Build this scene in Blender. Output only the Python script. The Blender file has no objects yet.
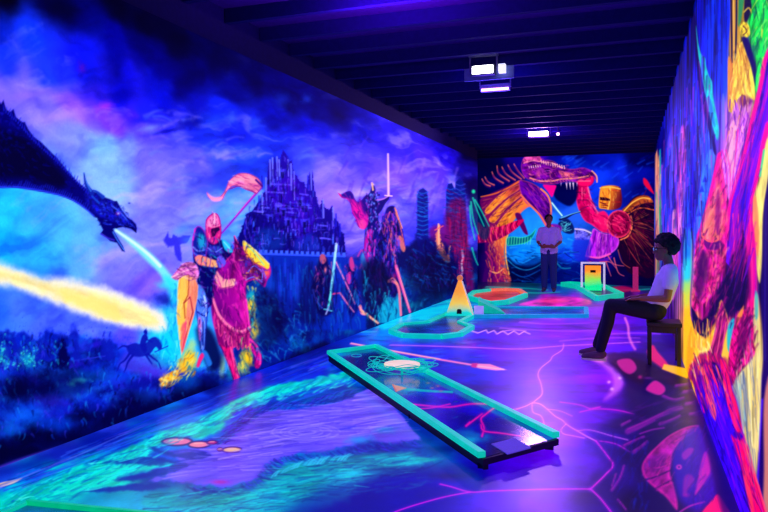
# Black-light mini-golf hall: painted fantasy murals, golf lanes, two visitors.
import bpy, bmesh, math, random
import numpy as np
from mathutils import Vector, Matrix

scene = bpy.context.scene
COL = scene.collection
random.seed(7)
RNG = np.random.RandomState(11)

# ------------------------------------------------------------------ room size (metres)
XL, XR = -3.5, 0.5            # side walls
YB = 18.2                     # end wall
YN = -1.2                     # wall behind the viewer
YLE = 16.1                    # far end of the left wall (the hall widens behind it)
XA = -4.3                     # alcove side wall
ZC = 3.42                     # ceiling
EYE = Vector((0.0, 0.0, 1.4))
YAW = math.radians(20.1)
FOC, CX, HY = 680.0, 384.0, 230.0
CS, SN = math.cos(YAW), math.sin(YAW)

def ray(u, v):
    a = (u - CX) / FOC
    return Vector((-SN + a * CS, CS + a * SN, (HY - v) / FOC))

def on_floor(u, v, z=0.0):
    d = ray(u, v); t = (z - EYE.z) / d.z
    return EYE + d * t

def on_x(u, v, x):
    d = ray(u, v); return EYE + d * (x / d.x)

def on_y(u, v, y):
    d = ray(u, v); return EYE + d * (y / d.y)

# ------------------------------------------------------------------ object helpers
def tag(o, label=None, cat=None, group=None, kind=None):
    if label: o['label'] = label
    if cat: o['category'] = cat
    if group: o['group'] = group
    if kind: o['kind'] = kind
    return o

def link(name, me, mat=None, parent=None):
    o = bpy.data.objects.new(name, me)
    COL.objects.link(o)
    if mat: me.materials.append(mat)
    if parent:
        o.parent = parent
        o.matrix_parent_inverse = parent.matrix_world.inverted()
    return o

def empty(name, loc, label, cat, group=None):
    o = bpy.data.objects.new(name, None)
    o.empty_display_size = 0.1
    o.location = loc
    o.matrix_world = Matrix.Translation(Vector(loc))
    COL.objects.link(o)
    return tag(o, label, cat, group)

def obj(name, bm, mat, parent=None, smooth=False):
    me = bpy.data.meshes.new(name)
    bmesh.ops.recalc_face_normals(bm, faces=bm.faces)
    if smooth:
        for f in bm.faces: f.smooth = True
    bm.to_mesh(me); bm.free()
    return link(name, me, mat, parent)

def bevel(bm, w, seg=2):
    bmesh.ops.bevel(bm, geom=bm.edges[:], offset=w, segments=seg, affect='EDGES', profile=0.5)
    return bm

def add_box(bm, lo, hi):
    r = bmesh.ops.create_cube(bm, size=1.0)
    lo, hi = Vector(lo), Vector(hi)
    for v in r['verts']:
        v.co = Vector((lo[i] + (v.co[i] + .5) * (hi[i] - lo[i]) for i in range(3)))
    return r['verts']

def box(lo, hi, b=0.0):
    bm = bmesh.new(); add_box(bm, lo, hi)
    if b: bevel(bm, b)
    return bm

def add_beam(bm, p, q, w, h, up=Vector((0, 0, 1))):
    """square bar from p to q (centre line), w across, h along up"""
    p, q = Vector(p), Vector(q); d = (q - p).normalized()
    if abs(d.dot(up)) > .95: up = Vector((0, 1, 0))
    s = d.cross(up).normalized(); n = s.cross(d).normalized()
    vs = []
    for e in (p, q):
        for a, b in ((-1, -1), (1, -1), (1, 1), (-1, 1)):
            vs.append(bm.verts.new(e + s * a * w / 2 + n * b * h / 2))
    for f in ((0, 1, 2, 3), (7, 6, 5, 4), (0, 4, 5, 1), (1, 5, 6, 2), (2, 6, 7, 3), (3, 7, 4, 0)):
        bm.faces.new([vs[i] for i in f])
    return vs

def beam(p, q, w, h, b=0.0):
    bm = bmesh.new(); add_beam(bm, p, q, w, h)
    if b: bevel(bm, b)
    return bm

def add_prism(bm, poly, z0, z1):
    a = [bm.verts.new((p[0], p[1], z0)) for p in poly]
    b = [bm.verts.new((p[0], p[1], z1)) for p in poly]
    n = len(poly)
    bm.faces.new(a[::-1]); bm.faces.new(b)
    for i in range(n):
        bm.faces.new((a[i], a[(i + 1) % n], b[(i + 1) % n], b[i]))

def prism(poly, z0, z1, b=0.0):
    bm = bmesh.new(); add_prism(bm, poly, z0, z1)
    if b: bevel(bm, b, 1)
    return bm

def add_tube(bm, pts, r, n=8, closed=False):
    pts = [Vector(p) for p in pts]; rings = []
    m = len(pts)
    for i, p in enumerate(pts):
        a = pts[(i - 1) % m] if (i or closed) else pts[0]
        b = pts[(i + 1) % m] if (i < m - 1 or closed) else pts[-1]
        d = (b - a).normalized()
        up = Vector((0, 0, 1)) if abs(d.z) < .95 else Vector((1, 0, 0))
        s = d.cross(up).normalized(); t = s.cross(d)
        rr = r[i] if isinstance(r, (list, tuple)) else r
        rings.append([bm.verts.new(p + (s * math.cos(2 * math.pi * k / n) + t * math.sin(2 * math.pi * k / n)) * rr) for k in range(n)])
    for i in range(m if closed else m - 1):
        A, B = rings[i], rings[(i + 1) % m]
        for k in range(n):
            bm.faces.new((A[k], A[(k + 1) % n], B[(k + 1) % n], B[k]))
    if not closed:
        bm.faces.new(rings[0][::-1]); bm.faces.new(rings[-1])

def tube(pts, r, n=8, closed=False):
    bm = bmesh.new(); add_tube(bm, pts, r, n, closed); return bm

def add_ball(bm, c, r, sub=2):
    res = bmesh.ops.create_icosphere(bm, subdivisions=sub, radius=1.0)
    r = Vector(r) if not isinstance(r, (int, float)) else Vector((r, r, r))
    for v in res['verts']:
        v.co = Vector((c[i] + v.co[i] * r[i] for i in range(3)))
    return res['verts']

# ------------------------------------------------------------------ materials
def lin(c):
    return [((x / 255.0) / 12.92 if x <= 10 else ((x / 255.0 + .055) / 1.055) ** 2.4) for x in c]

def mat(name, rgb, rough=0.6, glow=0.0, noise=0.12, scale=20.0, metal=0.0, spec=0.4, glow_rgb=None, coat=0.0):
    """noise-varied principled surface; glow = fluorescence of the pigment under the UV lamps"""
    m = bpy.data.materials.new(name); m.use_nodes = True
    nt = m.node_tree; N = nt.nodes; L = nt.links
    p = N['Principled BSDF']
    tc = N.new('ShaderNodeTexCoord'); ns = N.new('ShaderNodeTexNoise'); rp = N.new('ShaderNodeValToRGB')
    ns.inputs['Scale'].default_value = scale; ns.inputs['Detail'].default_value = 4
    c = lin(rgb)
    rp.color_ramp.elements[0].position = .3; rp.color_ramp.elements[1].position = .7
    rp.color_ramp.elements[0].color = [max(0, x * (1 - noise)) for x in c] + [1]
    rp.color_ramp.elements[1].color = [min(1, x * (1 + noise)) for x in c] + [1]
    L.new(tc.outputs['Object'], ns.inputs['Vector']); L.new(ns.outputs['Fac'], rp.inputs['Fac'])
    L.new(rp.outputs['Color'], p.inputs['Base Color'])
    p.inputs['Roughness'].default_value = rough; p.inputs['Metallic'].default_value = metal
    p.inputs['Specular IOR Level'].default_value = spec
    p.inputs['Coat Weight'].default_value = coat
    if glow:
        p.inputs['Emission Strength'].default_value = glow
        if glow_rgb: p.inputs['Emission Color'].default_value = lin(glow_rgb) + [1]
        else: L.new(rp.outputs['Color'], p.inputs['Emission Color'])
    return m

def lamp_mat(name, rgb, strength):
    m = bpy.data.materials.new(name); m.use_nodes = True
    p = m.node_tree.nodes['Principled BSDF']
    p.inputs['Base Color'].default_value = (.8, .8, .8, 1)
    p.inputs['Emission Color'].default_value = list(rgb) + [1]
    p.inputs['Emission Strength'].default_value = strength
    return m

def paint_mat(name, glow, rough, spec=0.4, streak=0.0, base=1.0):
    """hand-painted fluorescent surface: pigment colour comes from the mesh's paint attribute"""
    m = bpy.data.materials.new(name); m.use_nodes = True
    nt = m.node_tree; N = nt.nodes; L = nt.links
    p = N['Principled BSDF']
    at = N.new('ShaderNodeAttribute'); at.attribute_name = 'paint'
    tc = N.new('ShaderNodeTexCoord'); ns = N.new('ShaderNodeTexNoise')
    ns.inputs['Scale'].default_value = 60; ns.inputs['Detail'].default_value = 5
    mp = N.new('ShaderNodeMapRange'); mp.inputs['To Min'].default_value = .86; mp.inputs['To Max'].default_value = 1.14
    mx = N.new('ShaderNodeMix'); mx.data_type = 'RGBA'; mx.blend_type = 'MULTIPLY'; mx.inputs['Factor'].default_value = 1
    L.new(tc.outputs['Object'], ns.inputs['Vector']); L.new(ns.outputs['Fac'], mp.inputs['Value'])
    L.new(at.outputs['Color'], mx.inputs[6]); L.new(mp.outputs['Result'], mx.inputs[7])
    bs = N.new('ShaderNodeMix'); bs.data_type = 'RGBA'; bs.blend_type = 'MULTIPLY'; bs.inputs['Factor'].default_value = 1
    bs.inputs[7].default_value = (base, base, base, 1)
    L.new(mx.outputs[2], bs.inputs[6])
    L.new(bs.outputs[2], p.inputs['Base Color']); L.new(mx.outputs[2], p.inputs['Emission Color'])
    p.inputs['Emission Strength'].default_value = glow
    p.inputs['Specular IOR Level'].default_value = spec
    if streak:
        n2 = N.new('ShaderNodeTexNoise'); n2.inputs['Scale'].default_value = 3.0; n2.inputs['Detail'].default_value = 6
        mr = N.new('ShaderNodeMapRange'); mr.inputs['To Min'].default_value = rough - streak; mr.inputs['To Max'].default_value = rough + streak
        L.new(tc.outputs['Object'], n2.inputs['Vector']); L.new(n2.outputs['Fac'], mr.inputs['Value'])
        L.new(mr.outputs['Result'], p.inputs['Roughness'])
    else:
        p.inputs['Roughness'].default_value = rough
    return m

# ------------------------------------------------------------------ paint engine (works in surface coordinates)
_TAB = RNG.rand(256, 256)
def vnoise(x, y, seed=0):
    x = x + seed * 17.31; y = y + seed * 9.77
    xi = np.floor(x).astype(int); yi = np.floor(y).astype(int)
    fx = x - xi; fy = y - yi
    fx = fx * fx * (3 - 2 * fx); fy = fy * fy * (3 - 2 * fy)
    a = _TAB[yi & 255, xi & 255]; b = _TAB[yi & 255, (xi + 1) & 255]
    c = _TAB[(yi + 1) & 255, xi & 255]; d = _TAB[(yi + 1) & 255, (xi + 1) & 255]
    return (a * (1 - fx) + b * fx) * (1 - fy) + (c * (1 - fx) + d * fx) * fy

def fbm(x, y, oct=4, seed=0):
    s = 0; amp = .5; tot = 0
    for o in range(oct):
        s = s + amp * vnoise(x, y, seed + o * 3); tot += amp
        x = x * 2.03; y = y * 2.03; amp *= .5
    return s / tot

def P(s):
    return [tuple(float(q) for q in w.split(',')) for w in s.split()]

def catmull(pts, closed=True, k=4):
    n = len(pts); out = []
    rng = range(n) if closed else range(n - 1)
    for i in rng:
        g = (lambda j: pts[j % n]) if closed else (lambda j: pts[min(max(j, 0), n - 1)])
        p0, p1, p2, p3 = (np.array(g(i + d)) for d in (-1, 0, 1, 2))
        for q in range(k):
            t = q / k
            out.append(tuple(.5 * (2 * p1 + (p2 - p0) * t + (2 * p0 - 5 * p1 + 4 * p2 - p3) * t * t + (3 * p1 - p0 - 3 * p2 + p3) * t ** 3)))
    if not closed: out.append(tuple(pts[-1]))
    return out

def sstep(x):
    x = np.clip(x, 0, 1); return x * x * (3 - 2 * x)

class Canvas:
    """A flat painted surface. S, T: ascending grid lines in metres; to_plane maps traced
    reference points onto the surface; every stroke is laid down in surface metres."""
    def __init__(self, S, T, to_plane, chart):
        self.S, self.T, self.f, self.chart = S, T, to_plane, chart
        self.C = np.zeros((len(T), len(S), 3)); self.M = np.zeros((len(T), len(S)), int)
        self.parts = ['']; self.cur = 0; self.sat = 1.12
    def part(self, name):
        if name is None: self.cur = -1
        elif name == '': self.cur = 0
        else:
            if name not in self.parts: self.parts.append(name)
            self.cur = self.parts.index(name)
    def _fr(self, pts):
        c = np.mean(np.array(pts), 0)
        p0 = np.array(self.f(*c))
        J = np.array([np.array(self.f(c[0] + .5, c[1])) - np.array(self.f(c[0] - .5, c[1])),
                      np.array(self.f(c[0], c[1] + .5)) - np.array(self.f(c[0], c[1] - .5))]).T
        pl = np.array([self.f(*p) for p in pts])
        return p0, J, np.linalg.inv(J), pl, c
    def _sub(self, pl, J, m):
        mg = np.abs(J).sum(1) * m
        a = np.searchsorted(self.S, pl[:, 0].min() - mg[0]); b = np.searchsorted(self.S, pl[:, 0].max() + mg[0])
        c = np.searchsorted(self.T, pl[:, 1].min() - mg[1]); d = np.searchsorted(self.T, pl[:, 1].max() + mg[1])
        return (slice(c, d), slice(a, b)), b > a and d > c
    def _loc(self, sl, p0, Ji):
        ds = self.S[sl[1]][None, :] - p0[0]; dt = self.T[sl[0]][:, None] - p0[1]
        return Ji[0, 0] * ds + Ji[0, 1] * dt, Ji[1, 0] * ds + Ji[1, 1] * dt
    def _put(self, sl, a, col):
        C = self.C[sl]; C += (col - C) * a[..., None]
        if self.cur >= 0:
            M = self.M[sl]; M[a > .5] = self.cur
    def fill(self, pts, col, a=1.0, soft=1.0, smooth=True, col2=None, g=None, tex=None, rim=None, rough=None, mode=None):
        if isinstance(pts, str): pts = P(pts)
        if smooth: pts = catmull(pts)
        p0, J, Ji, pl, c = self._fr(pts)
        sl, ok = self._sub(pl, J, soft + 3)
        if not ok: return
        X, Y = self._loc(sl, p0, Ji)
        q = (pl - p0) @ Ji.T
        d2 = np.full(X.shape, 1e18); ins = np.zeros(X.shape, bool)
        n = len(q)
        for i in range(n):
            x0, y0 = q[i]; x1, y1 = q[(i + 1) % n]
            ex, ey = x1 - x0, y1 - y0; l2 = ex * ex + ey * ey + 1e-12
            wx, wy = X - x0, Y - y0
            t = np.clip((wx * ex + wy * ey) / l2, 0, 1)
            d2 = np.minimum(d2, (wx - ex * t) ** 2 + (wy - ey * t) ** 2)
            if y0 != y1:
                cr = ((y0 > Y) != (y1 > Y)) & (X < ex * (Y - y0) / (y1 - y0 + 1e-15) + x0)
                ins ^= cr
        d = np.sqrt(d2); d = np.where(ins, -d, d)
        if rough: d = d + rough[1] * (fbm(X / rough[0], Y / rough[0], 3, 5) - .5) * 2
        al = sstep(.5 - d / (2 * soft)) * a
        cc = np.empty(X.shape + (3,)); cc[:] = np.array(col, float)
        if col2 is not None:
            if g is None: g = (min(p[0] for p in pts), c[1], max(p[0] for p in pts), c[1])
            A = (np.array(self.f(g[0], g[1])) - p0) @ Ji.T; B = (np.array(self.f(g[2], g[3])) - p0) @ Ji.T
            e = B - A; t = sstep(((X - A[0]) * e[0] + (Y - A[1]) * e[1]) / (e @ e + 1e-9))
            cc = cc + (np.array(col2, float) - cc) * t[..., None]
        if tex:
            ang = tex[3] if len(tex) > 3 else 0.0
            xr = X * math.cos(ang) + Y * math.sin(ang); yr = -X * math.sin(ang) + Y * math.cos(ang)
            nn = fbm(xr / tex[0], yr / tex[1], 3, int(abs(c[0])) % 40)
            cc = cc * (1 + tex[2] * (nn - .5) * 2.6)[..., None]
        if rim:
            k = np.exp(-(d / rim[1]) ** 2) * (rim[2] if len(rim) > 2 else 1.0)
            cc = cc + (np.array(rim[0], float) - cc) * k[..., None]
        self._put(sl, al, np.clip(cc, 0, 255))
    def line(self, pts, col, w=2.0, w2=None, a=1.0, soft=1.0, smooth=True, col2=None):
        if isinstance(pts, str): pts = P(pts)
        if smooth and len(pts) > 2: pts = catmull(pts, False, 5)
        p0, J, Ji, pl, c = self._fr(pts)
        sl, ok = self._sub(pl, J, max(w, w2 or 0) + soft + 2)
        if not ok: return
        X, Y = self._loc(sl, p0, Ji); q = (pl - p0) @ Ji.T
        best = np.full(X.shape, 1e9); tt = np.zeros(X.shape); n = len(q); w2 = w if w2 is None else w2
        for i in range(n - 1):
            x0, y0 = q[i]; ex, ey = q[i + 1] - q[i]; l2 = ex * ex + ey * ey + 1e-12
            t = np.clip(((X - x0) * ex + (Y - y0) * ey) / l2, 0, 1)
            d = np.hypot(X - x0 - ex * t, Y - y0 - ey * t) 
            gt = (i + t) / (n - 1); e = d - (w + (w2 - w) * gt) / 2
            k = e < best; best = np.where(k, e, best); tt = np.where(k, gt, tt)
        al = sstep(.5 - best / (2 * soft)) * a
        cc = np.empty(X.shape + (3,)); cc[:] = np.array(col, float)
        if col2 is not None: cc = cc + (np.array(col2, float) - cc) * tt[..., None]
        self._put(sl, al, cc)
    def blob(self, x, y, rx, ry, col, a=.8, rot=0.0, rough=0.0, p=1.0):
        pts = [(x - rx, y - ry), (x + rx, y - ry), (x + rx, y + ry), (x - rx, y + ry)]
        p0, J, Ji, pl, c = self._fr(pts)
        m = max(rx, ry)
        sl, ok = self._sub(pl, J, m * 1.2)
        if not ok: return
        X, Y = self._loc(sl, p0, Ji)
        cr, sr = math.cos(rot), math.sin(rot)
        U, V = (X * cr + Y * sr) / rx, (-X * sr + Y * cr) / ry
        r2 = U * U + V * V
        if rough: r2 = r2 * (1 + rough * (fbm(X / (m * .3) + x, Y / (m * .3) + y, 3, 2) - .5) * 3)
        al = np.exp(-np.maximum(r2, 0) ** p * 1.6) * a; al[al < .02] = 0
        self._put(sl, al, np.array(col, float))
    def hatch(self, pts, n, cols, L, w=1.2, a=.6, ang=1.57, jit=.35, seed=1, bend=.15):
        """loose brushwork inside an outline"""
        if isinstance(pts, str): pts = P(pts)
        R = np.random.RandomState(seed); keep = self.cur; self.cur = -1
        xs = [p[0] for p in pts]; ys = [p[1] for p in pts]; k = 0; g = 0
        while k < n and g < n * 20:
            g += 1; x = R.uniform(min(xs), max(xs)); y = R.uniform(min(ys), max(ys)); ins = False; j = len(pts) - 1
            for i in range(len(pts)):
                if (ys[i] > y) != (ys[j] > y) and x < (xs[j] - xs[i]) * (y - ys[i]) / (ys[j] - ys[i]) + xs[i]: ins = not ins
                j = i
            if not ins: continue
            k += 1; t = ang + R.uniform(-jit, jit); l = L * R.uniform(.5, 1.3); c = cols[R.randint(len(cols))]
            dx, dy = math.cos(t) * l / 2, math.sin(t) * l / 2; b = R.uniform(-bend, bend) * min(l, 7)
            self.line([(x - dx, y - dy), (x - b * math.sin(t), y + b * math.cos(t)), (x + dx, y + dy)], c, w * R.uniform(.7, 1.3), .35, a=a * R.uniform(.6, 1), soft=.8)
        self.cur = keep
    def splat(self, cps, sig, warp=0.0, wsc=1.0):
        """broad background washes blended between colour notes"""
        SS, TT = np.meshgrid(self.S, self.T)
        cx, cy = self.chart(SS, TT)
        if warp:
            wx = fbm(cx / wsc, cy / wsc, 4, 1) - .5; wy = fbm(cx / wsc, cy / wsc, 4, 21) - .5
            cx = cx + wx * warp * 2; cy = cy + wy * warp * 2
        num = np.zeros(self.C.shape); den = np.full(SS.shape, 1e-12)
        for (u, v, col) in cps:
            s, t = self.f(u, v); px, py = self.chart(s, t)
            d2 = ((cx - px) ** 2 + (cy - py) ** 2) / sig ** 2
            w = 1 / (d2 + .08) ** 2.2
            num += w[..., None] * np.array(col, float); den += w
        self.C[:] = num / den[..., None]
    def build(self, name, to3d, material, parent=None):
        """one mesh for the ground of the picture, one child mesh per painted figure"""
        nT, nS = self.M.shape
        C = np.clip(self.C, 0, 255) / 255.0
        g = C @ np.array([.3, .45, .25]); C = g[..., None] + (C - g[..., None]) * self.sat   # saturated fluorescent pigments
        C = np.clip(C * 1.07 - .022, 0, 1)
        Cl = np.where(C <= .04045, C / 12.92, ((C + .055) / 1.055) ** 2.4)
        SS, TT = np.meshgrid(self.S, self.T)
        V = to3d(SS.ravel(), TT.ravel()); Cf = np.concatenate([Cl.reshape(-1, 3), np.ones((nT * nS, 1))], 1)
        idx = np.arange(nT * nS).reshape(nT, nS)
        Q = np.stack([idx[:-1, :-1], idx[:-1, 1:], idx[1:, 1:], idx[1:, :-1]], -1).reshape(-1, 4)
        R = self.M[:-1, :-1].ravel()
        root = None; outs = {}
        for k, pn in enumerate(self.parts):
            F = Q[R == k]
            if len(F) == 0: continue
            uq, inv = np.unique(F.ravel(), return_inverse=True)
            nm = name if k == 0 else pn
            me = bpy.data.meshes.new(nm)
            me.vertices.add(len(uq)); me.vertices.foreach_set('co', V[uq].astype(np.float32).ravel())
            me.loops.add(len(inv)); me.loops.foreach_set('vertex_index', inv.astype(np.int32).ravel())
            me.polygons.add(len(F)); me.polygons.foreach_set('loop_start', np.arange(0, len(inv), 4, dtype=np.int32))
            try: me.polygons.foreach_set('loop_total', np.full(len(F), 4, dtype=np.int32))
            except Exception: pass
            at = me.color_attributes.new('paint', 'FLOAT_COLOR', 'POINT')
            at.data.foreach_set('color', Cf[uq].astype(np.float32).ravel())
            me.update(calc_edges=True)
            o = link(nm, me, material, (root or parent) if k else parent)
            if k == 0: root = o
            outs[nm] = o
        return root, outs

# ------------------------------------------------------------------ LEFT WALL MURAL
def paint_left():
    ys = [on_x(u, HY, XL).y for u in np.linspace(-60, 478, 640)]
    S = np.concatenate([np.linspace(.6, ys[0] - .02, 40), ys]); S[-1] = YLE
    T = np.linspace(0.0, 3.075, 460)
    f = lambda u, v: (lambda p: (p.y, p.z))(on_x(u, v, XL))
    K = Canvas(S, T, f, lambda s, t: (283 * np.log(np.maximum(s, .3)), t * 95))
    # washes of the night sky
    K.splat([
        (-40, 0, (2, 2, 24)), (0, 0, (2, 2, 22)), (60, 15, (3, 3, 40)), (120, 10, (2, 2, 36)), (180, 25, (3, 3, 60)), (0, 40, (10, 28, 150)),
        (35, 45, (20, 52, 225)), (10, 65, (24, 50, 225)), (80, 62, (16, 24, 200)), (75, 25, (8, 12, 120)), (110, 50, (6, 8, 120)), (150, 60, (4, 4, 90)),
        (30, 88, (116, 98, 236)), (0, 92, (120, 100, 238)), (70, 108, (146, 86, 234)), (62, 112, (130, 120, 245)), (100, 108, (120, 62, 232)), (115, 122, (106, 54, 226)), (140, 112, (60, 30, 205)),
        (95, 95, (40, 30, 205)), (55, 78, (28, 52, 228)), (120, 85, (12, 14, 180)), (165, 90, (10, 16, 165)), (150, 105, (24, 30, 205)), (185, 75, (3, 3, 80)), (200, 100, (12, 16, 150)), (225, 110, (18, 34, 190)),
        (105, 150, (116, 168, 250)), (80, 140, (116, 130, 245)), (130, 150, (110, 130, 245)), (120, 180, (130, 175, 250)), (170, 120, (40, 40, 215)), (150, 130, (86, 66, 230)), (185, 130, (84, 84, 235)),
        (200, 120, (20, 34, 190)), (210, 140, (30, 50, 215)), (240, 135, (22, 34, 190)), (200, 165, (90, 84, 235)), (160, 170, (104, 96, 240)), (150, 200, (112, 110, 242)), (175, 200, (110, 105, 240)),
        (0, 205, (40, 170, 250)), (0, 235, (24, 160, 248)), (30, 210, (60, 150, 250)), (60, 235, (76, 170, 252)), (30, 250, (46, 150, 250)), (90, 250, (90, 160, 250)), (120, 275, (104, 100, 240)), (110, 262, (110, 115, 242)), (140, 290, (120, 90, 236)),
        (20, 300, (70, 110, 245)), (60, 320, (66, 90, 240)), (100, 330, (80, 100, 240)), (0, 310, (40, 90, 240)), (130, 345, (80, 70, 230)), (160, 345, (40, 180, 240)),
        (155, 230, (120, 120, 244)), (190, 215, (110, 130, 246)), (225, 215, (90, 150, 248)), (240, 200, (70, 140, 246)), (250, 160, (36, 66, 225)), (230, 165, (60, 80, 232)),
        (215, 60, (2, 2, 50)), (250, 80, (3, 4, 66)), (285, 92, (4, 6, 84)), (315, 104, (5, 8, 96)), (160, 30, (1, 1, 34)), (230, 92, (6, 10, 110)), (345, 116, (6, 8, 110)), (275, 120, (10, 16, 150)), (290, 140, (24, 40, 205)), (310, 130, (16, 22, 180)), (265, 145, (30, 50, 215)), (300, 160, (60, 70, 225)), (325, 170, (100, 90, 236)), (330, 195, (130, 100, 238)), (345, 180, (120, 96, 238)), (325, 150, (60, 60, 220)), (350, 155, (70, 60, 220)),
        (350, 225, (110, 90, 236)), (355, 125, (12, 18, 165)), (340, 110, (3, 4, 70)), (375, 150, (60, 50, 215)), (385, 132, (30, 24, 190)), (380, 170, (90, 66, 226)), (400, 185, (96, 62, 224)), (410, 215, (90, 80, 230)), (400, 150, (44, 30, 200)), (425, 165, (70, 40, 210)), (420, 190, (110, 90, 235)),
        (440, 170, (80, 50, 215)), (450, 195, (80, 60, 220)), (440, 150, (30, 16, 170)), (465, 170, (20, 14, 130)), (476, 190, (6, 4, 70)), (435, 230, (50, 50, 200)), (472, 150, (2, 2, 40)),
        (250, 250, (20, 40, 190)), (300, 290, (8, 30, 140)), (400, 290, (6, 40, 130)), (360, 330, (10, 60, 150)), (440, 290, (6, 20, 100)), (470, 290, (20, 4, 60)),
    ], 26, warp=16, wsc=38)
    SS, TT = np.meshgrid(S, T)
    # streaky clouds: brush marks rising to the right, lighter crests and deeper hollows
    cx, cy = K.chart(SS, TT)
    w1 = fbm(cx / 30, cy / 30, 4, 3) - .5
    n1 = fbm((cx + .5 * cy) / 46 + w1 * 1.6, (cy - .35 * cx) / 15 + w1 * 1.8, 5, 8)
    n2 = fbm(cx / 12 + w1 * 2, cy / 9 - w1 * 2, 4, 14)
    up = np.clip((n1 - .55) * 4, 0, 1) * np.clip((TT - .9) / .3, 0, 1); dn = np.clip((.46 - n1) * 4, 0, 1)
    lum = np.clip(K.C[..., 2] / 240.0, 0, 1) ** 1.5
    K.C += (np.array([196, 170, 255.]) - K.C) * (up * .5 * lum)[..., None]
    K.C *= (1 - dn * .32)[..., None] * np.array([1, 1, 1.0]) + (dn * .12)[..., None] * np.array([0, 0, 1.0])
    K.C *= (.94 + .36 * n2)[..., None]
    K.C = np.clip(K.C, 0, 255)
    # curling cloud wisps
    R = np.random.RandomState(4)
    for i in range(120):
        u = R.uniform(130, 470); v = R.uniform(105, 235)
        if v < 20 + (u - 130) * .33 + 70: continue
        L = R.uniform(8, 26); k = R.uniform(-.5, .3)
        c = [(190, 160, 255), (140, 120, 255), (60, 60, 220), (110, 140, 255)][R.randint(4)]
        K.line([(u, v), (u + L * .5, v + k * L * .5 - 2), (u + L, v + k * L)], c, R.uniform(1.5, 5), .5, a=R.uniform(.15, .45), soft=2.2)
    for u, v, rx, ry, c, a in [(60, 116, 26, 6, (190, 150, 250), .55), (40, 92, 40, 6, (150, 110, 240), .5), (105, 106, 10, 5, (196, 60, 220), .5), (82, 68, 5, 7, (90, 20, 170), .6),
                               (150, 128, 12, 4, (130, 160, 250), .6), (215, 120, 16, 9, (40, 80, 230), .5), (232, 118, 7, 8, (84, 120, 245), .5), (255, 122, 8, 5, (60, 100, 240), .5),
                               (282, 100, 10, 9, (30, 60, 205), .45), (307, 99, 6, 5, (40, 70, 215), .5), (195, 123, 10, 6, (6, 10, 120), .6), (168, 131, 20, 3, (10, 14, 150), .8), (186, 123, 12, 6, (8, 10, 130), .6),
                               (140, 120, 12, 4, (20, 26, 190), .6), (320, 176, 22, 16, (150, 120, 246), .4), (338, 205, 16, 14, (160, 120, 240), .4), (400, 170, 18, 14, (150, 100, 240), .35),
                               (430, 182, 9, 10, (140, 130, 250), .5), (452, 178, 6, 6, (100, 130, 250), .4), (300, 128, 14, 6, (8, 10, 140), .5)]:
        K.blob(u, v, rx, ry, c, a, rot=-.2, rough=.5)
    for i in range(46):   # rain-like diagonal brush marks right of the sword
        u = R.uniform(345, 460); v = R.uniform(135, 215)
        if v < 118 + (u - 345) * .42: continue
        K.line([(u, v), (u - R.uniform(4, 9), v + R.uniform(10, 22))], [(150, 110, 250), (60, 30, 200), (120, 80, 240)][R.randint(3)], R.uniform(1, 3), .5, a=.4, soft=1.6)
    # ---- hazy ruined tower far behind
    K.part('painted_distant_fort')
    K.fill('163,240 166,236 168,232 169,237 172,238 173,234 178,237 184,236 190,236 188,242 180,244 182,262 176,258 174,246 168,247', (44, 40, 200), .85, 1.2, smooth=False, rough=(3, 1.2))
    K.part('')
    for u, v in ((178, 232), (184, 228), (188, 240)): K.blob(u, v, 8, 5, (80, 170, 250), .35)

    # ---- wooded ground at the foot of the wall
    K.part('painted_wooded_ground')
    K.fill('-420,330 -60,330 -20,335 0,334 8,328 16,338 24,332 36,340 46,330 56,334 66,338 76,330 84,342 96,338 104,346 112,340 122,356 132,364 150,372 166,380 200,398 236,400 240,480 -60,520 -420,520', (10, 26, 150), 1, 3, smooth=False, rough=(5, 4))
    K.fill('226,290 262,254 330,252 345,262 362,290 378,318 478,300 478,330 376,332 310,360 236,396', (8, 26, 128), 1, 3, smooth=False, rough=(5, 3))
    K.fill('340,300 398,250 418,236 478,252 478,304 380,330', (5, 14, 86), 1, 4, smooth=False, rough=(5, 4))
    K.fill('330,262 352,258 372,250 398,262 400,300 372,326 340,316 326,290', (4, 8, 74), .8, 6)
    # bush and rock tones
    for i in range(520):
        u = R.uniform(-50, 240); lo = 336 + max(0, u - 90) * .38; hi = 462 - .36 * max(u, -40)
        v = R.uniform(lo, hi)
        h = (v - lo) / max(1, hi - lo); r = R.uniform(4, 13)
        c = [(6, 10, 84), (14, 40, 190), (22, 70, 214), (30, 96, 220), (10, 22, 130), (3, 5, 60), (44, 30, 190)][R.randint(7)]
        if h > .8: c = [(2, 3, 40), (4, 10, 80)][R.randint(2)]
        K.blob(u, v, r * 1.3, r * .7, c, R.uniform(.3, .75), rot=R.uniform(-.6, .6), rough=.8, p=1.5)
    for i in range(330):
        u = R.uniform(244, 476); v = R.uniform(272, 345 - max(0, u - 300) * .25)
        if u > 360 and v < 262: continue
        c = [(4, 10, 80), (8, 50, 150), (14, 100, 180), (6, 26, 120), (10, 130, 180), (3, 4, 56), (20, 60, 190)][R.randint(7)]
        r = R.uniform(3, 9)
        K.blob(u, v, r * .8, r, c, R.uniform(.3, .6), rot=R.uniform(-.5, .5), rough=.8, p=1.5)
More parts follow.
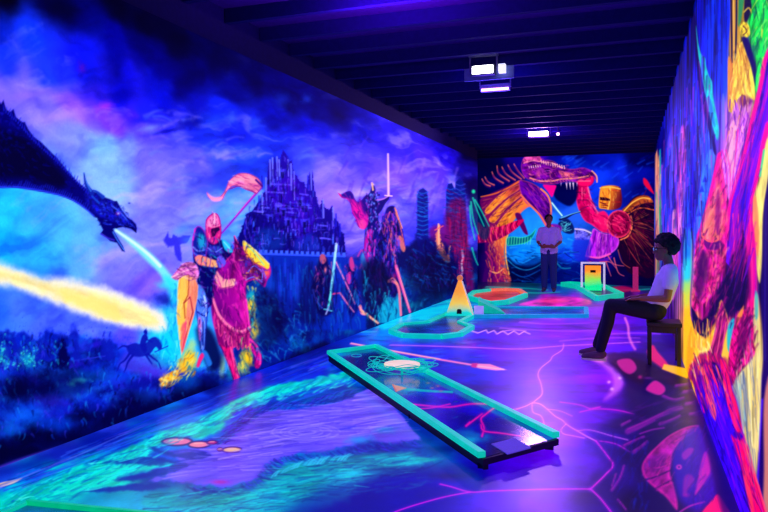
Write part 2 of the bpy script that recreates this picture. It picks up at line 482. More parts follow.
    for u, v, rx, ry, c, a in [(5, 355, 6, 10, (40, 200, 190), .7), (28, 358, 8, 7, (30, 160, 200), .7), (28, 364, 7, 6, (20, 140, 190), .6), (20, 390, 16, 12, (2, 6, 54), .9), (62, 354, 6, 14, (2, 2, 60), .8),
                               (90, 376, 28, 8, (10, 60, 120), .5), (50, 400, 24, 8, (60, 50, 190), .35), (30, 415, 24, 14, (18, 90, 210), .65), (60, 424, 22, 10, (16, 70, 205), .6), (100, 405, 20, 10, (20, 40, 200), .5),
                               (10, 430, 14, 10, (14, 110, 200), .6), (140, 385, 22, 9, (8, 14, 120), .7), (155, 400, 14, 10, (20, 60, 180), .6), (120, 420, 26, 10, (6, 10, 90), .6), (84, 440, 30, 8, (3, 6, 60), .7), (20, 452, 36, 7, (2, 2, 36), .8),
                               (185, 385, 16, 12, (8, 50, 130), .6), (214, 385, 14, 12, (4, 14, 90), .8), (80, 380, 10, 3, (60, 190, 210), .6), (72, 384, 5, 3, (60, 200, 210), .6), (110, 350, 6, 14, (24, 60, 205), .7), (75, 338, 5, 16, (20, 34, 170), .8)]:
        K.blob(u, v, rx, ry, c, a, rough=.6, p=1.4)
    for i in range(90):   # leaf flecks
        u, v = (R.normal(5, 6), R.normal(355, 8)) if i % 2 else (R.normal(28, 7), R.normal(357, 6))
        K.blob(u, v, 1.3, 1.1, (70, 220, 210), .7)
    for u in (8, 14, 46, 50, 76, 104, 110, 40):   # pointed tree tops
        h = 336 - R.uniform(2, 10); K.fill([(u - 5, 360), (u - 2, h + 10), (u, h), (u + 2, h + 11), (u + 6, 360)], (16, 28, 158), .8, 2, smooth=False, rough=(3, 3))
    K.fill('58,366 60,346 57,348 61,340 62,334 64,341 68,347 65,347 69,358 66,366', (4, 2, 70), .95, 1.3, smooth=False, rough=(2, 2))
    K.fill('122,358 130,352 150,356 165,362 168,376 140,374 120,368', (96, 76, 226), .55, 4)
    # glow of turquoise mist round the rider
    for u, v, rx, ry, c, a in [(168, 345, 11, 26, (24, 210, 240), .9), (172, 318, 8, 14, (60, 200, 245), .8), (160, 360, 8, 8, (40, 190, 235), .6), (168, 300, 12, 8, (20, 30, 140), .9), (160, 298, 10, 6, (24, 36, 160), .7),
                               (165, 285, 9, 6, (60, 220, 245), .7), (252, 296, 7, 10, (30, 190, 200), .8), (262, 322, 10, 14, (20, 120, 200), .6), (270, 338, 12, 10, (16, 90, 190), .7), (286, 300, 8, 12, (10, 60, 140), .7), (278, 320, 12, 12, (4, 10, 70), .8),
                               (232, 370, 9, 14, (30, 170, 190), .7), (192, 372, 10, 14, (10, 90, 150), .6), (306, 350, 8, 6, (30, 150, 200), .5), (214, 355, 6, 16, (40, 170, 170), .6), (300, 322, 12, 14, (8, 60, 150), .5)]:
        K.blob(u, v, rx, ry, c, a, rough=.5)
    for u, v, rx, ry, c, a in [(190, 358, 8, 13, (250, 205, 50), .95), (183, 366, 7, 8, (250, 190, 40), .9), (170, 378, 8, 5, (255, 200, 60), .9), (164, 384, 5, 3, (255, 215, 110), .9), (251, 306, 6, 9, (250, 215, 60), .95), (255, 330, 5, 11, (245, 215, 70), .95),
                               (247, 358, 7, 10, (250, 200, 30), .95), (243, 368, 6, 8, (170, 200, 100), .8), (192, 345, 5, 8, (170, 220, 150), .8), (256, 352, 4, 5, (20, 120, 190), .5), (222, 366, 4, 12, (150, 190, 120), .7)]:
        K.blob(u, v, rx, ry, c, a, rough=.45, p=1.4)
    for i in range(60):
        u = R.uniform(160, 178); v = 384 - (u - 160) * .55 + R.uniform(-5, 3); K.blob(u, v, 1.6, 1.3, [(255, 225, 120), (230, 150, 40)][i % 2], .8)
    for u, v in ((262, 300), (275, 296), (270, 310), (290, 340), (260, 345), (300, 335), (285, 330)):
        K.line([(u, v), (u + 4, v - 5), (u + 9, v - 4)], (40, 150, 220), 2, .6, a=.6, soft=1.5)
    # foliage near the far end
    for i in range(150):
        u = R.uniform(380, 450); v = R.uniform(268, 318); c = [(20, 160, 190), (8, 70, 130), (4, 8, 70), (40, 120, 220)][R.randint(4)]
        K.line([(u, v), (u + R.uniform(-4, 5), v - R.uniform(2, 7))], c, 1.8, .5, a=.55, soft=1.2)
    for u, v, rx, ry, c, a in [(392, 305, 6, 14, (20, 150, 180), .7), (384, 312, 7, 9, (20, 170, 190), .7), (420, 266, 9, 7, (14, 60, 170), .5), (416, 286, 6, 5, (40, 110, 170), .6), (432, 280, 14, 12, (3, 4, 60), .8), (452, 280, 12, 16, (8, 4, 60), .8), (412, 305, 14, 5, (20, 120, 150), .6),
                               (440, 300, 14, 6, (4, 30, 80), .7), (408, 275, 10, 10, (4, 20, 100), .6), (335, 305, 12, 10, (4, 50, 80), .6), (350, 330, 9, 6, (10, 110, 160), .5), (318, 325, 8, 8, (4, 40, 110), .6)]:
        K.blob(u, v, rx, ry, c, a, rough=.7)
    for i in range(70):
        u = R.uniform(378, 400); K.line([(u, 322), (u + R.uniform(-1, 2), 300 - R.uniform(0, 8))], (24, 160, 200), 1.4, .4, a=.4, soft=1)
    # dark foot of the wall
    K.fill('-420,470 -60,470 0,440 60,432 130,410 200,386 236,384 310,346 330,344 300,372 236,402 130,440 0,485 -60,512 -420,512', (2, 4, 44), .75, 7, rough=(10, 6))
    K.fill('-420,496 -60,496 0,466 60,446 80,442 60,456 0,474 -60,508 -420,508', (92, 66, 220), .7, 2.5)

    # ---- castle
    K.part('painted_castle')
    K.fill('236,252 239,236 242,226 247,213 252,211 255,206 259,201 262,193 267,190 267,176 269,163 271,160 273,165 274,158 276,163 278,156 280,162 283,150 286,153 289,162 292,161 294,172 297,177 300,182 304,182 306,188 310,172 312,171 314,186 317,200 320,208 322,199 325,207 329,210 332,206 334,217 338,222 340,230 344,234 346,254', (8, 6, 104), 1, 1.0, smooth=False, rough=(2, 1.2), col2=(30, 12, 150), g=(262, 250, 290, 160))
    K.fill('268,190 283,176 296,178 304,190 314,204 318,222 300,240 286,222 272,214', (52, 10, 176), .7, 6)
    for i in range(230):
        u = R.uniform(244, 342); v = R.uniform(168, 250)
        top = np.interp(u, [236, 247, 259, 267, 271, 283, 292, 297, 304, 311, 316, 322, 333, 346], [252, 214, 203, 180, 162, 152, 163, 178, 184, 176, 200, 202, 212, 250])
        if v < top + 4: continue
        c = [(70, 110, 250), (6, 4, 84), (100, 80, 240), (4, 2, 70), (36, 40, 205)][R.randint(5)]
        L = R.uniform(2, 8); K.line([(u, v), (u, v + L)], c, R.uniform(.8, 1.8), a=R.uniform(.35, .85), soft=.7)
    for u, v, w in ((271, 184, 20), (268, 192, 18), (277, 205, 12), (286, 212, 10), (300, 194, 8), (302, 207, 9), (254, 211, 9), (320, 238, 10), (318, 225, 9), (262, 207, 7)):
        K.line([(u, v), (u + w, v + 1)], (104, 92, 245), 1.6, a=.75, soft=.8)
    for u, v in ((278, 207), (283, 210), (288, 220), (300, 200), (306, 206), (270, 217), (304, 222), (282, 172)):
        K.fill([(u - 4, v - 3), (u + 4, v - 3), (u + 2, v + 6), (u - 2, v + 5)], (70, 66, 230), .7, 1, smooth=False)
        K.fill([(u - 1, v), (u + 2, v), (u + 2, v + 6), (u - 1, v + 6)], (4, 2, 80), .9, .7, smooth=False)
    for u, a0, b0 in ((270, 160, 186), (272.5, 158, 182), (277, 157, 180), (279, 160, 176), (291, 164, 190), (294, 172, 200), (266, 178, 200), (262, 194, 214), (311, 172, 190), (323, 200, 218), (333, 208, 226), (288, 160, 176)):
        K.line([(u, a0), (u + .5, b0)], (132, 140, 255), 1.6, 1, a=.8, soft=.8)
    for u, a0 in ((262, 176), (259, 196), (308, 176), (340, 224), (336, 214), (245, 222)): K.line([(u, a0), (u, a0 + 12)], (30, 30, 180), 1.2, 2, soft=.8)
    K.fill('256,232 272,228 284,236 282,248 256,250', (14, 60, 160), .6, 4); K.fill('296,240 312,234 320,250 296,250', (30, 60, 190), .6, 4)
    # curtain wall with battlements
    K.part('painted_castle_wall')
    K.fill('252,252 330,254 366,262 366,330 330,330 300,330 280,310 262,280', (12, 44, 165), .92, 2, smooth=False)
    for i in range(170):
        u = R.uniform(262, 362); v = R.uniform(256, 300); c = [(20, 90, 200), (6, 14, 100), (40, 60, 210), (10, 30, 140)][R.randint(4)]
        K.line([(u, v), (u + R.uniform(-1, 1), v + R.uniform(8, 26))], c, R.uniform(.8, 2.2), a=.5, soft=1)
    for i in range(18):
        u = 254 + i * 5.2; v = 249.5 + i * .18; K.fill([(u, v), (u + 3, v), (u + 3, v + 4), (u, v + 4)], (74, 110, 245), .9, .7, smooth=False)
    K.line('252,253.5 345,256.5', (60, 90, 240), 1.6, soft=.8)
    K.blob(300, 315, 26, 20, (6, 14, 96), .75, rough=.5); K.blob(270, 285, 10, 14, (14, 70, 170), .6, rough=.5)
    K.part('')

    # ---- fire and jet
    K.part('painted_fire_stream')
    K.fill('-420,252 -60,252 0,263 20,269 43,278 66,279 90,283 110,289 133,299 153,307 166,318 165,331 146,329 123,326 103,321 83,314 66,308 46,299 20,289 0,285 -60,272 -420,272', (238, 234, 214), 1, 6, rough=(9, 3))
    K.fill('-420,258 -60,258 0,269 20,274 43,283 66,286 90,291 110,297 133,305 150,313 158,322 146,325 123,321 103,315 83,307 66,301 46,293 20,284 0,279 -60,266 -420,266', (252, 234, 160), 1, 5, rough=(7, 3), tex=(26, 7, .12, .3))
    K.fill('62,291 90,297 112,303 122,314 120,321 103,317 84,309 66,301', (253, 224, 128), .8, 4, rough=(6, 3))
    K.part('painted_light_jet')
    K.fill('115,229 119,231 132,239 147,250 162,264 172,276 184,286 182,292 168,286 160,274 148,262 132,246 118,233', (130, 232, 246), .95, 2.5)
    K.line('116,230.5 132,241.5 148,254 160,266', (214, 255, 250), 2, 3.4, soft=1.2)
    K.fill('164,276 178,284 180,300 172,304 168,290', (50, 215, 240), .8, 4)
    # ---- dragon
    K.part('painted_black_dragon')
    K.fill('-420,80 -60,80 -30,92 0,102 1,104 3.5,100 6,109 10,112 13.5,109 16,117 22,122 25,122 28,129 34,137 41,142 47,148 56,157 67,170 78,182 88,190 98,193 104,197 110,199 114,201 117,201 122,210 127,217 132,220 136,224 137,228 136.5,233 131,229 123,227 116,228 113,229 115,233 118,238 123,246 125,252 122,251 117,243 110,241 105,236 101,233 103,230 100,224 97,218 94,217 88,211 81,206 73,201 66,198 57,195 47,193 31,190 16,188 0,188 -60,186 -420,186', (6, 6, 100), 1, .9, smooth=False)
    K.fill('-420,110 -60,110 0,128 26,138 48,158 66,178 60,188 30,180 0,178 -60,176 -420,176', (1, 1, 44), .95, 7)
    K.fill('86,192 104,199 116,204 124,214 130,222 122,224 110,220 100,216 90,208', (24, 30, 176), .8, 3, tex=(3, 3, .5))
    K.line('0,187 16,187 31,189 47,192 66,197 81,205 94,216', (48, 66, 224), 1.4, soft=1)
    for i in range(60):
        t = i / 59; u = -30 + t * 118; v = np.interp(u, [-30, 0, 31, 66, 90], [186, 187, 188, 196, 212])
        K.line([(u, v), (u + 2, v - R.uniform(3, 7))], (40, 56, 216), 1, .4, a=.7, soft=.8)
        if u > 2:
            v = np.interp(u, [0, 16, 34, 56, 88], [104, 118, 138, 158, 191]); K.line([(u, v + 3), (u + R.uniform(-1, 3), v - R.uniform(0, 3))], (30, 36, 190), 1.4, .4, a=.9, soft=.8)
    for i in range(110):
        u = R.uniform(0, 40); v = R.uniform(112, 160)
        if v > np.interp(u, [0, 16, 40], [108, 122, 146]): K.blob(u, v, R.uniform(1, 3), R.uniform(1, 2), (28, 30, 190), .45 * max(0, 1 - (v - 110) / 50))
    K.line('92,193 87,186 85,180 84,173', (20, 40, 150), 5, .8, soft=.8); K.line('91,191 87,184 85,178', (60, 120, 220), 1.2, .5, soft=.7)
    K.line('103,197 97,192 93,190', (26, 60, 170), 4, 1, soft=.8); K.line('99,203 92,196', (30, 80, 190), 1.4, soft=.8)
    for i in range(40): K.blob(R.uniform(98, 130), R.uniform(203, 226), 1.6, 1, [(60, 90, 240), (4, 4, 80)][i % 2], .6)
    K.line('116,228 123,226 131,228 136,232', (4, 4, 70), 1.2, soft=.7); K.line('112,206 120,212 127,220', (70, 100, 240), 1.2, soft=.8)
    K.line('113,232 118,241 124,250', (70, 130, 245), 1.1, soft=.8); K.line('101,234 108,238 114,240', (60, 40, 190), 1.4, soft=.8)
    K.blob(118, 213.5, 2.6, 2.0, (200, 60, 200), .9); K.blob(118.2, 213.5, 1.3, 1.1, (255, 240, 230), 1)
    # ---- galloping rider in the distance
    K.part('painted_distant_rider')
    c = (16, 24, 150)
    K.fill('127,346 134,343 141,344 147,342 151,338 156,337 161,341 162,348 159,350 156,347 153,350 150,354 145,356 139,357 133,356 129,353 127,350', c, .9, 1)
    for l in ('130,353 125,360 120,364 117,371', '133,355 128,362 126,368 124,372', '148,354 153,358 158,362 161,369', '146,355 150,361 152,364', '128,347 123,346 118,349'): K.line(l, c, 2.6, 1, soft=.8)
    K.fill('140,346 141,339 143,335 146,334 148,338 146,343 147,350 144,353', c, .95, 1); K.blob(145.5, 332, 2.2, 2.6, c, 1, p=3); K.line('146,339 152,342', c, 2, 1.2); K.line('147,334 146,329', c, 1, .5)
    K.line('155,352 168,346', (30, 40, 170), 1, soft=.7); K.line('73,361 105,356', (40, 50, 190), 1, soft=.7)

    # ---- mounted knight
    K.part('painted_armoured_horse')
    K.fill('234,236 236.5,242 240,246 246,247 254,250 262,259 269,264 271,270 270,276 267,281 265,287 261,284 256,280 250,281 246,284 246,296 247,306 249,323 250,334 246,342 236,347 226,348 219,345 216,335 212,318 211,300 212,284 214,270 220,260 230,253 234,248', (112, 8, 116), 1, 1, col2=(180, 24, 136), g=(212, 290, 248, 300), tex=(6, 20, .4, .3))
    K.fill('214,290 222,284 236,300 240,326 222,318 213,306', (100, 8, 120), .7, 6); K.fill('222,300 232,290 240,304 240,322 232,318', (170, 16, 150), .6, 5)
    K.line('246,300 248,316 250,330', (250, 60, 190), 1.6, soft=1); K.line('226,258 236,262 242,272', (225, 60, 170), 1.4, a=.7, soft=1.2); K.line('236,304 243,318 246,326', (235, 50, 180), 2.4, 1, a=.7, soft=1.4)
    for i in range(36):
        u = 234 - R.uniform(0, 16); v = 252 + (234 - u) * .7 + R.uniform(-2, 2); K.line([(u, v), (u - 4, v + 6)], [(230, 40, 130), (90, 0, 100)][i % 2], 1, .5, a=.7, soft=.8)
    K.fill('234,236 238,242 242,250 240,256 236,252', (60, 0, 70), 1, .9, smooth=False); K.line('234.5,236 238,243', (235, 90, 150), 1, soft=.7)
    K.fill('240,256 250,258 258,268 266,280 262,284 254,279 246,280 241,272', (90, 20, 110), .95, 1.5, tex=(4, 4, .5)); K.blob(252, 270, 3, 3, (220, 90, 60), .8); K.blob(267, 273, 3.4, 4, (240, 110, 90), .9); K.blob(246, 264, 2, 4, (60, 60, 190), .8); K.blob(263, 284, 2, 3, (40, 6, 90), .9)
    K.fill('243,241 248,244 254,249 261,257 269,264 268,269 262,266 254,262 248,256 244,250', (255, 214, 70), 1, .9); K.line('246,245 254,252 264,265', (150, 220, 160), 1.2, soft=.8); K.line('245,251 252,260 262,268', (180, 90, 20), 1, soft=.7); K.line('244,241 256,251 269,264', (255, 240, 140), 1, soft=.7)
    for l in ('248,272 254,266 262,272 262,280', '246,280 254,277 262,282', '262,268 266,278'): K.line(l, (110, 110, 225), 1, soft=.7)
    # legs
    K.fill('219,343 223,350 228,364 233,376 235.5,384 236,391 241,391 240.5,380 237,368 233,352 232,340', (206, 26, 110), 1, .9, tex=(3, 8, .3)); K.line('231,350 235,366 239,381 240,390', (250, 90, 160), 1.2, soft=.8); K.line('220,345 229,365 235,384', (90, 0, 90), 1.2, soft=.8)
    K.fill('243,336 249,337 254,341 258,347 261,354 261.5,362 259,368 255,367 255.5,358 252,352 246,348 242,345', (190, 20, 130), 1, .9, tex=(4, 4, .3)); K.line('248,338 256,345 260,354 260,364', (250, 70, 170), 1.4, soft=.8); K.line('246,346 254,356 255,366', (110, 0, 100), 1.1, soft=.8)
    K.fill('196,330 207,326 216,338 222,362 214,372 204,360', (3, 6, 66), .9, 4)
    # barding
    K.fill('212,300 219,316 228,326 240,332 250,328 250,336 244,345 234,346 224,347 217,336', (120, 8, 100), 1, 1.2)
    for i in range(8):
        t = i / 7; u = 216 + t * 31; v = np.interp(u, [212, 219, 228, 240, 250], [304, 318, 328, 334, 330]); K.fill([(u - 1.6, v), (u + 1.6, v + 1), (u + 2.4, v + 13), (u, v + 17), (u - 2.2, v + 12)], (150, 20, 110), .95, .9, rim=((238, 80, 140), 1, .9))
    K.line('212.5,298 218.5,314 228,325 240,331.5 250,327', (250, 130, 170), 2.4, soft=.9); K.line('212,303 218,318 228,329 240,335 250,331', (110, 10, 90), 1.2, soft=.8)
    K.fill('213.5,268 217,271 224,279 235,279 234,286 227,288 220,288 215,281', (240, 150, 170), 1, .9, col2=(250, 180, 160), g=(214, 275, 234, 284)); K.line('215,281 221,288 233,286', (150, 50, 120), 1, soft=.7); K.blob(235.5, 283, 1.8, 2.2, (230, 180, 230), .9)
    K.part('painted_mounted_knight')
    K.line('261,188 246,205 234,219 222,233', (130, 40, 190), 2.6, 1.6, soft=.9); K.line('260,188 246,204 235,217', (220, 80, 190), 1, .6, soft=.7)
    K.fill('196,242 205,236 214,244 222,240 232,252 228,258 218,268 213,284 212,304 202,308 198,290 196,272 193,256', (8, 8, 92), 1, 1.2)
    K.fill('195,229 199,226 204,230 208,240 207,252 204,260 196,259 193,252 192,242', (18, 30, 140), 1, 1, rim=((170, 40, 170), 1.2, .9)); K.fill('199,234 204,236 206,246 202,250 198,244', (40, 170, 205), .85, 2.4)
    K.line('193,247 198,251 204,250', (120, 150, 240), 1.1, soft=.8); K.line('194,253 199,256 205,255', (90, 100, 230), 1.1, soft=.8); K.line('195,229 193,240', (210, 50, 190), 1.4, soft=.8)
    K.fill('222,240 226,241 231,246 233,252 228,252 224,248', (44, 186, 222), 1, 1); K.line('224,242 231,250', (140, 230, 240), 1, soft=.8)
    K.fill('209,247 218,246 222,252 216,256 208,254', (60, 60, 190), .7, 2); K.line('208,248 215,252 222,248', (130, 120, 235), 1, soft=.8)
    K.fill('195,258 199,255 206,257 214,260 218,262 218,267 212,267 205,266 198,264', (248, 134, 130), 1, .9, col2=(255, 176, 120), g=(196, 260, 218, 264)); K.fill('217,258 222,256 226,262 223,267 218,267', (96, 90, 220), 1, 1)
    for u in (202, 206.5, 211): K.line([(u, 257.5), (u - 1, 265)], (170, 50, 110), 1, a=.8, soft=.7)
    K.fill('206,220 210,215 214.5,213 218,214.5 220.5,221 221.5,232 220,240 216,244 212,244 207,239 205.5,229', (206, 34, 134), 1, .9, rim=((120, 0, 90), .9, .7))
    K.fill('207,221 211,216 215,214 218,217 219,224 214,226 207,227', (238, 136, 196), .95, 1.6); K.line('214.5,213.5 214,224', (255, 190, 220), 1.2, soft=.8)
    K.fill('211,229 214,228 219,227 220,230 217,232 215,236 212,237 211,233', (30, 2, 60), .95, .8, smooth=False); K.line('209,226 214,227 220,225', (255, 150, 190), 1, soft=.7); K.line('208,232 211,240 214,243', (250, 90, 150), 1.2, soft=.8); K.line('219,233 218,240', (250, 80, 140), 1, soft=.8)
    # knotted sash, shield, leg
    K.fill('177,270 184,263 192,262 197,266 199,274 196,280 189,277 181,279 176,280 172,277', (206, 110, 180), 1, 1, tex=(4, 3, .5)); K.line('172,277 180,273 188,270 197,268', (250, 180, 210), 1.3, soft=.8); K.line('178,279 186,275 194,277', (110, 20, 110), 1, soft=.8); K.line('184,264 190,270 196,276', (120, 40, 140), 1, soft=.8)
    K.fill('197,284 204,288 208,302 207.5,317 206,335 205,349 201,351 199,335 197,318 195,300', (84, 124, 226), 1, 1, tex=(4, 8, .3), rim=((8, 10, 110), 1, .9)); K.fill('198,320 201,318 201.5,334 199.5,340', (225, 110, 180), .8, 1.4)
    K.line('203,322 203,345', (10, 20, 110), 1, soft=.7); K.blob(204, 302, 3, 4, (160, 190, 245), .8); K.line('198,312 204,316 208,312', (14, 20, 130), 1.2, soft=.8); K.line('204,296 206,304 206,316', (200, 220, 255), 1, soft=.8); K.line('198,300 202,306 207,303', (14, 20, 130), 1, soft=.8)
    K.fill('197,366 200,356 203,350 207,352 210,358 212,364 208,366 204,358 201,364', (40, 110, 200), 1, 1); K.fill('196.5,366 199,357 202,353 204,356 201,362 199,367', (235, 40, 120), .95, 1)
    K.part('painted_kite_shield')
    K.fill('178.5,280 183,276 189,275 195,279 198,286 197.5,296 194,315 187,338 181.5,355 179,338 176.5,315 177.5,295', (255, 196, 92), 1, .9, smooth=False, rim=((255, 226, 130), .9, .6))
    K.fill('189,276 195,279 198,286 197.5,296 194,315 187,338 182,354 181,345 186,315 188,295', (242, 138, 120), .95, 1, smooth=False, tex=(6, 14, .2)); K.line('184,303 190,297 193,312 187,332 182,350', (150, 30, 60), 1.2, a=.9, soft=.8, smooth=False); K.line('189,276 188,295 184,303 185,318', (160, 70, 40), 1.2, a=.9, soft=.8, smooth=False)
    K.fill('181,328 187,322 186,338 182,352', (236, 60, 120), .75, 1.6)
    K.part('painted_banner')
    K.fill('226,188 229,181 234,176 240,173 247,173 253,175 258,178 261,182 262,186 259,191 256,194 252,192 246,190 240,187 234,186 229,189 225,195 222,200 214,201 208,197 207,192 212,197 219,197 223,193', (242, 124, 172), 1, .9, tex=(7, 4, .28, .4), rim=((120, 40, 130), .9, .7))
    K.fill('229,184 236,177 246,175 255,179 258,184 248,182 238,181', (255, 160, 180), .8, 2); K.line('230,189 240,186 250,190 256,193', (130, 30, 120), 1, soft=.8); K.fill('207,193 214,197 222,197 220,201 212,201', (250, 168, 214), .8, 1); K.line('256,180 262,186', (70, 10, 120), 2, soft=.8)
    K.part('')

    # ---- second knight, raised sword
    K.part('painted_rearing_horse')
    K.fill('380,232 385,213 388,207 394,206 397,212 400,222 403,232 405,246 404,251 402,248 399,238 396,236 394,248 395,262 398,278 396,296 386,298 374,312 366,300 362,276 364,254 372,240', (18, 10, 104), 1, 1, tex=(3, 5, .6))
    for l in ('396,210 399,222 402,234 405,249', '393,224 391,234 388,246 386,258', '397,236 396,244 394,252 396,266', '390,212 386,222 384,234'): K.line(l, (240, 110, 130), 1.4, .8, a=.9, soft=.8)
    for i in range(70):
        u = R.uniform(382, 398); v = R.uniform(212, 262); K.line([(u, v), (u + R.uniform(-2, 1), v + R.uniform(3, 8))], [(220, 70, 190), (80, 90, 235), (10, 4, 80), (150, 40, 190)][R.randint(4)], 1, .6, a=.7, soft=.7)
    K.line('395,208 397,214 402,228', (255, 150, 110), 1.2, soft=.7); K.fill('398,238 401,236 405,248 404,252 401,249', (240, 130, 110), .8, 1)
    K.line('389,281 396,283 399,290 400,302 401,315', (238, 120, 150), 3, 2.2, soft=.9); K.line('396,266 400,280 405,296 410,312', (240, 90, 170), 3, 2, soft=.9); K.line('397,268 402,284 409,308', (255, 150, 170), 1, soft=.7); K.line('388,282 393,278 397,284', (255, 150, 130), 1.6, soft=.8); K.blob(394, 276, 4, 4, (170, 20, 110), .7)
    K.line('384,256 380,270 382,290', (170, 50, 190), 1.4, a=.7, soft=1); K.line('358,256 362,250 364,258 360,268', (200, 60, 160), 1.6, a=.8, soft=1); K.fill('361,256 366,252 367,268 362,270', (60, 150, 220), .8, 1.4)
    K.part('painted_sword_knight')
    K.fill('368,196 370,192 371.5,186 372.5,183 374,185 375.5,189 376,198 379,201 383,199 387,195 389.5,196 389,199 385,204 382,210 378,215 379,226 378,240 376,258 368,262 364,246 365,228 367,214', (14, 12, 108), 1, .9, smooth=False)
    for i in range(70):
        u = R.uniform(367, 380); v = R.uniform(192, 236); K.blob(u, v, .9, 1.5, [(120, 150, 250), (4, 2, 60), (180, 90, 220)][R.randint(3)], .75)
    K.line('372,183 373,190', (255, 190, 150), 1.6, soft=.8); K.blob(373, 184.5, 1.8, 1.6, (240, 190, 200), .9); K.line('376,200 383,199 388,196', (190, 120, 230), 1.4, soft=.8)
    K.fill('366,234 369,229 373,232 371,244 371,258 367,262 364,250', (196, 20, 150), .9, 1.2); K.line('368,232 369,246 368,258', (255, 60, 180), 1.2, soft=.8); K.line('375,240 374,256', (230, 60, 190), 1.2, soft=.8)
    K.line('388,154 388.3,176 388.5,195', (240, 190, 245), 1.6, 2.4, soft=.8); K.line('385,195.5 392,196', (255, 200, 220), 1.2, soft=.7)
    K.part('painted_cape')
    K.fill('338.5,193.5 342,195 346,192 350,191 353,194 355,199 358,202 362,200 367,195 369,204 368,222 366,228 362,229 358,226 356,220 352,212 350,203 347,199 342,198', (190, 20, 150), 1, .9, col2=(50, 14, 130), g=(355, 216, 366, 200))
    K.fill('341,195 347,192 352,194 353,199 348,198', (26, 16, 130), .9, 1.2); K.fill('338,193 341,194.5 341,197', (240, 40, 110), 1, .8, smooth=False); K.fill('352,200 356,203 360,206 362,216 356,214', (250, 30, 160), .8, 2); K.fill('358,220 362,219 366,223 364,229 359,227', (255, 80, 160), .85, 1.4); K.fill('362,200 368,196 368,214 364,212', (30, 10, 120), .8, 1.5)
    K.part('')
    # ---- foot soldiers
    K.part('painted_foot_soldier')
    K.fill('318,262 322,256 327,258 329,266 333,276 334,296 332,312 322,316 315,306 312,292 314,276', (10, 6, 74), .95, 1.6); K.fill('320,256 322,254 325,255.5 326,261 323,264 320,261', (176, 84, 116), 1, 1); K.blob(325.5, 270, 1.6, 4, (240, 130, 140), .9); K.line('313,290 316,300 322,308', (70, 90, 220), 1.4, soft=1); K.blob(318, 274, 3, 3, (150, 40, 150), .6)
    K.part('painted_foot_soldier_with_sword')
    K.fill('350,262 354,270 356,282 360,300 352,318 346,304 345,286', (8, 6, 92), .95, 1.6); K.fill('349.5,259 352,257 354,263 355,270 352,271 349.5,266', (190, 60, 140), 1, 1); K.fill('346,276 350,272 351,282 348,284', (220, 60, 160), .9, 1); K.line('336,262 344,279 350,292 355,304', (226, 130, 190), 1.5, 1, soft=.8); K.line('340,293 347,303 354,312', (226, 120, 170), 1.5, 1, soft=.8); K.line('332,294 340,293', (200, 60, 130), 2, 1, soft=.8)
    K.line('360,306 362,313 366,314', (255, 150, 170), 3, 2.4, soft=.8); K.line('362,311 370,317 378,323', (255, 176, 150), 2.4, 2, soft=.8); K.fill('356,292 359,298 359,306 356,302', (30, 130, 220), .8, 1)
    K.part('painted_light_sword')
    K.line('336.5,244 333,274 330,298 328,309', (190, 226, 246), 2.6, 2.2, soft=.8, col2=(60, 220, 215)); K.line('324,309 332,311', (90, 200, 220), 1.2, soft=.8); K.line('328,309 326,314', (140, 150, 210), 1.6, soft=.8)
    K.part('')
    # ---- ruined towers at the far end
    K.part('painted_ruined_towers')
    K.fill('417,238 417,196 419,190 423,188 427,191 428,198 428.5,240 436,232 446,234 446,192 448,184 452,183 455,190 455.5,182 459,179 463,181 465,190 468,250 474,290 458,292 446,262 420,262', (10, 26, 130), 1, 1, smooth=False)
    for k, (u0, u1, a0, b0) in enumerate(((417.5, 428, 192, 238), (446, 455, 188, 240), (456, 465, 184, 250))):
        for v in np.arange(a0, b0, 4.6): K.line([(u0, v), ((u0 + u1) / 2, v + 1.6), (u1, v)], [(24, 100, 190), (40, 80, 200), (60, 70, 190)][k], 1.1, a=.75, soft=.8)
    K.fill('447,206 464,200 468,240 474,288 462,290 455,262 445,252', (140, 10, 70), .6, 3); K.fill('430,228 446,226 448,246 432,242', (110, 14, 110), .8, 2.5); K.fill('418,240 446,244 460,262 466,290 440,284 424,268', (6, 6, 84), .85, 5)
    K.part('painted_flames')
    K.fill('438,225 440,228 441,240 444,248 447,256 450,246 449,254 450,262 445,262 440,254 437,248 436,240', (250, 150, 110), .9, 1.2, rough=(2, 1.5)); K.line('438.5,224 439,244', (255, 190, 150), 1.2, soft=.8); K.line('435,230 443,226', (230, 100, 110), 1, soft=.8)
    K.part('painted_torch_smoke')
    K.line('462,250 463,258 461.5,264 462.5,272 460,278', (240, 200, 225), 1.8, 1.6, a=.85, soft=1); K.line('459,262 460,276', (200, 60, 140), 1.4, a=.6, soft=1)
    K.part('')
    paint_green_figure(K)
    # brushwork: folds, hair, mail and broken light inside the figures
    D = (6, 2, 50)
    K.hatch('214,264 236,240 250,250 246,300 250,330 226,347 214,320', 170, [(70, 0, 90), (226, 50, 170), (40, 0, 70), (180, 20, 150), (250, 90, 180)], 8, 1.3, .6, 1.3, .5, 1)
    K.hatch('238,248 252,252 268,270 262,286 246,280', 60, [(40, 4, 70), (250, 170, 80), (60, 60, 190), (120, 20, 110), (20, 0, 50)], 4, 1.1, .7, .8, .9, 2)
    K.hatch('194,228 206,236 222,240 232,252 218,268 212,304 202,308 194,258', 130, [(2, 2, 44), (60, 90, 220), (40, 160, 200), (8, 6, 80), (120, 60, 190)], 5, 1.1, .65, 1.0, .9, 3)
    K.hatch('206,220 214,213 221,224 220,240 213,244 206,236', 50, [(110, 0, 80), (255, 170, 200), (240, 80, 150), (60, 0, 60)], 4, .9, .6, 1.4, .5, 4)
    K.hatch('178,281 195,279 197,296 187,338 181,352 177,315', 50, [(255, 230, 150), (200, 90, 70), (240, 150, 90)], 14, 1.1, .5, 1.65, .15, 5)
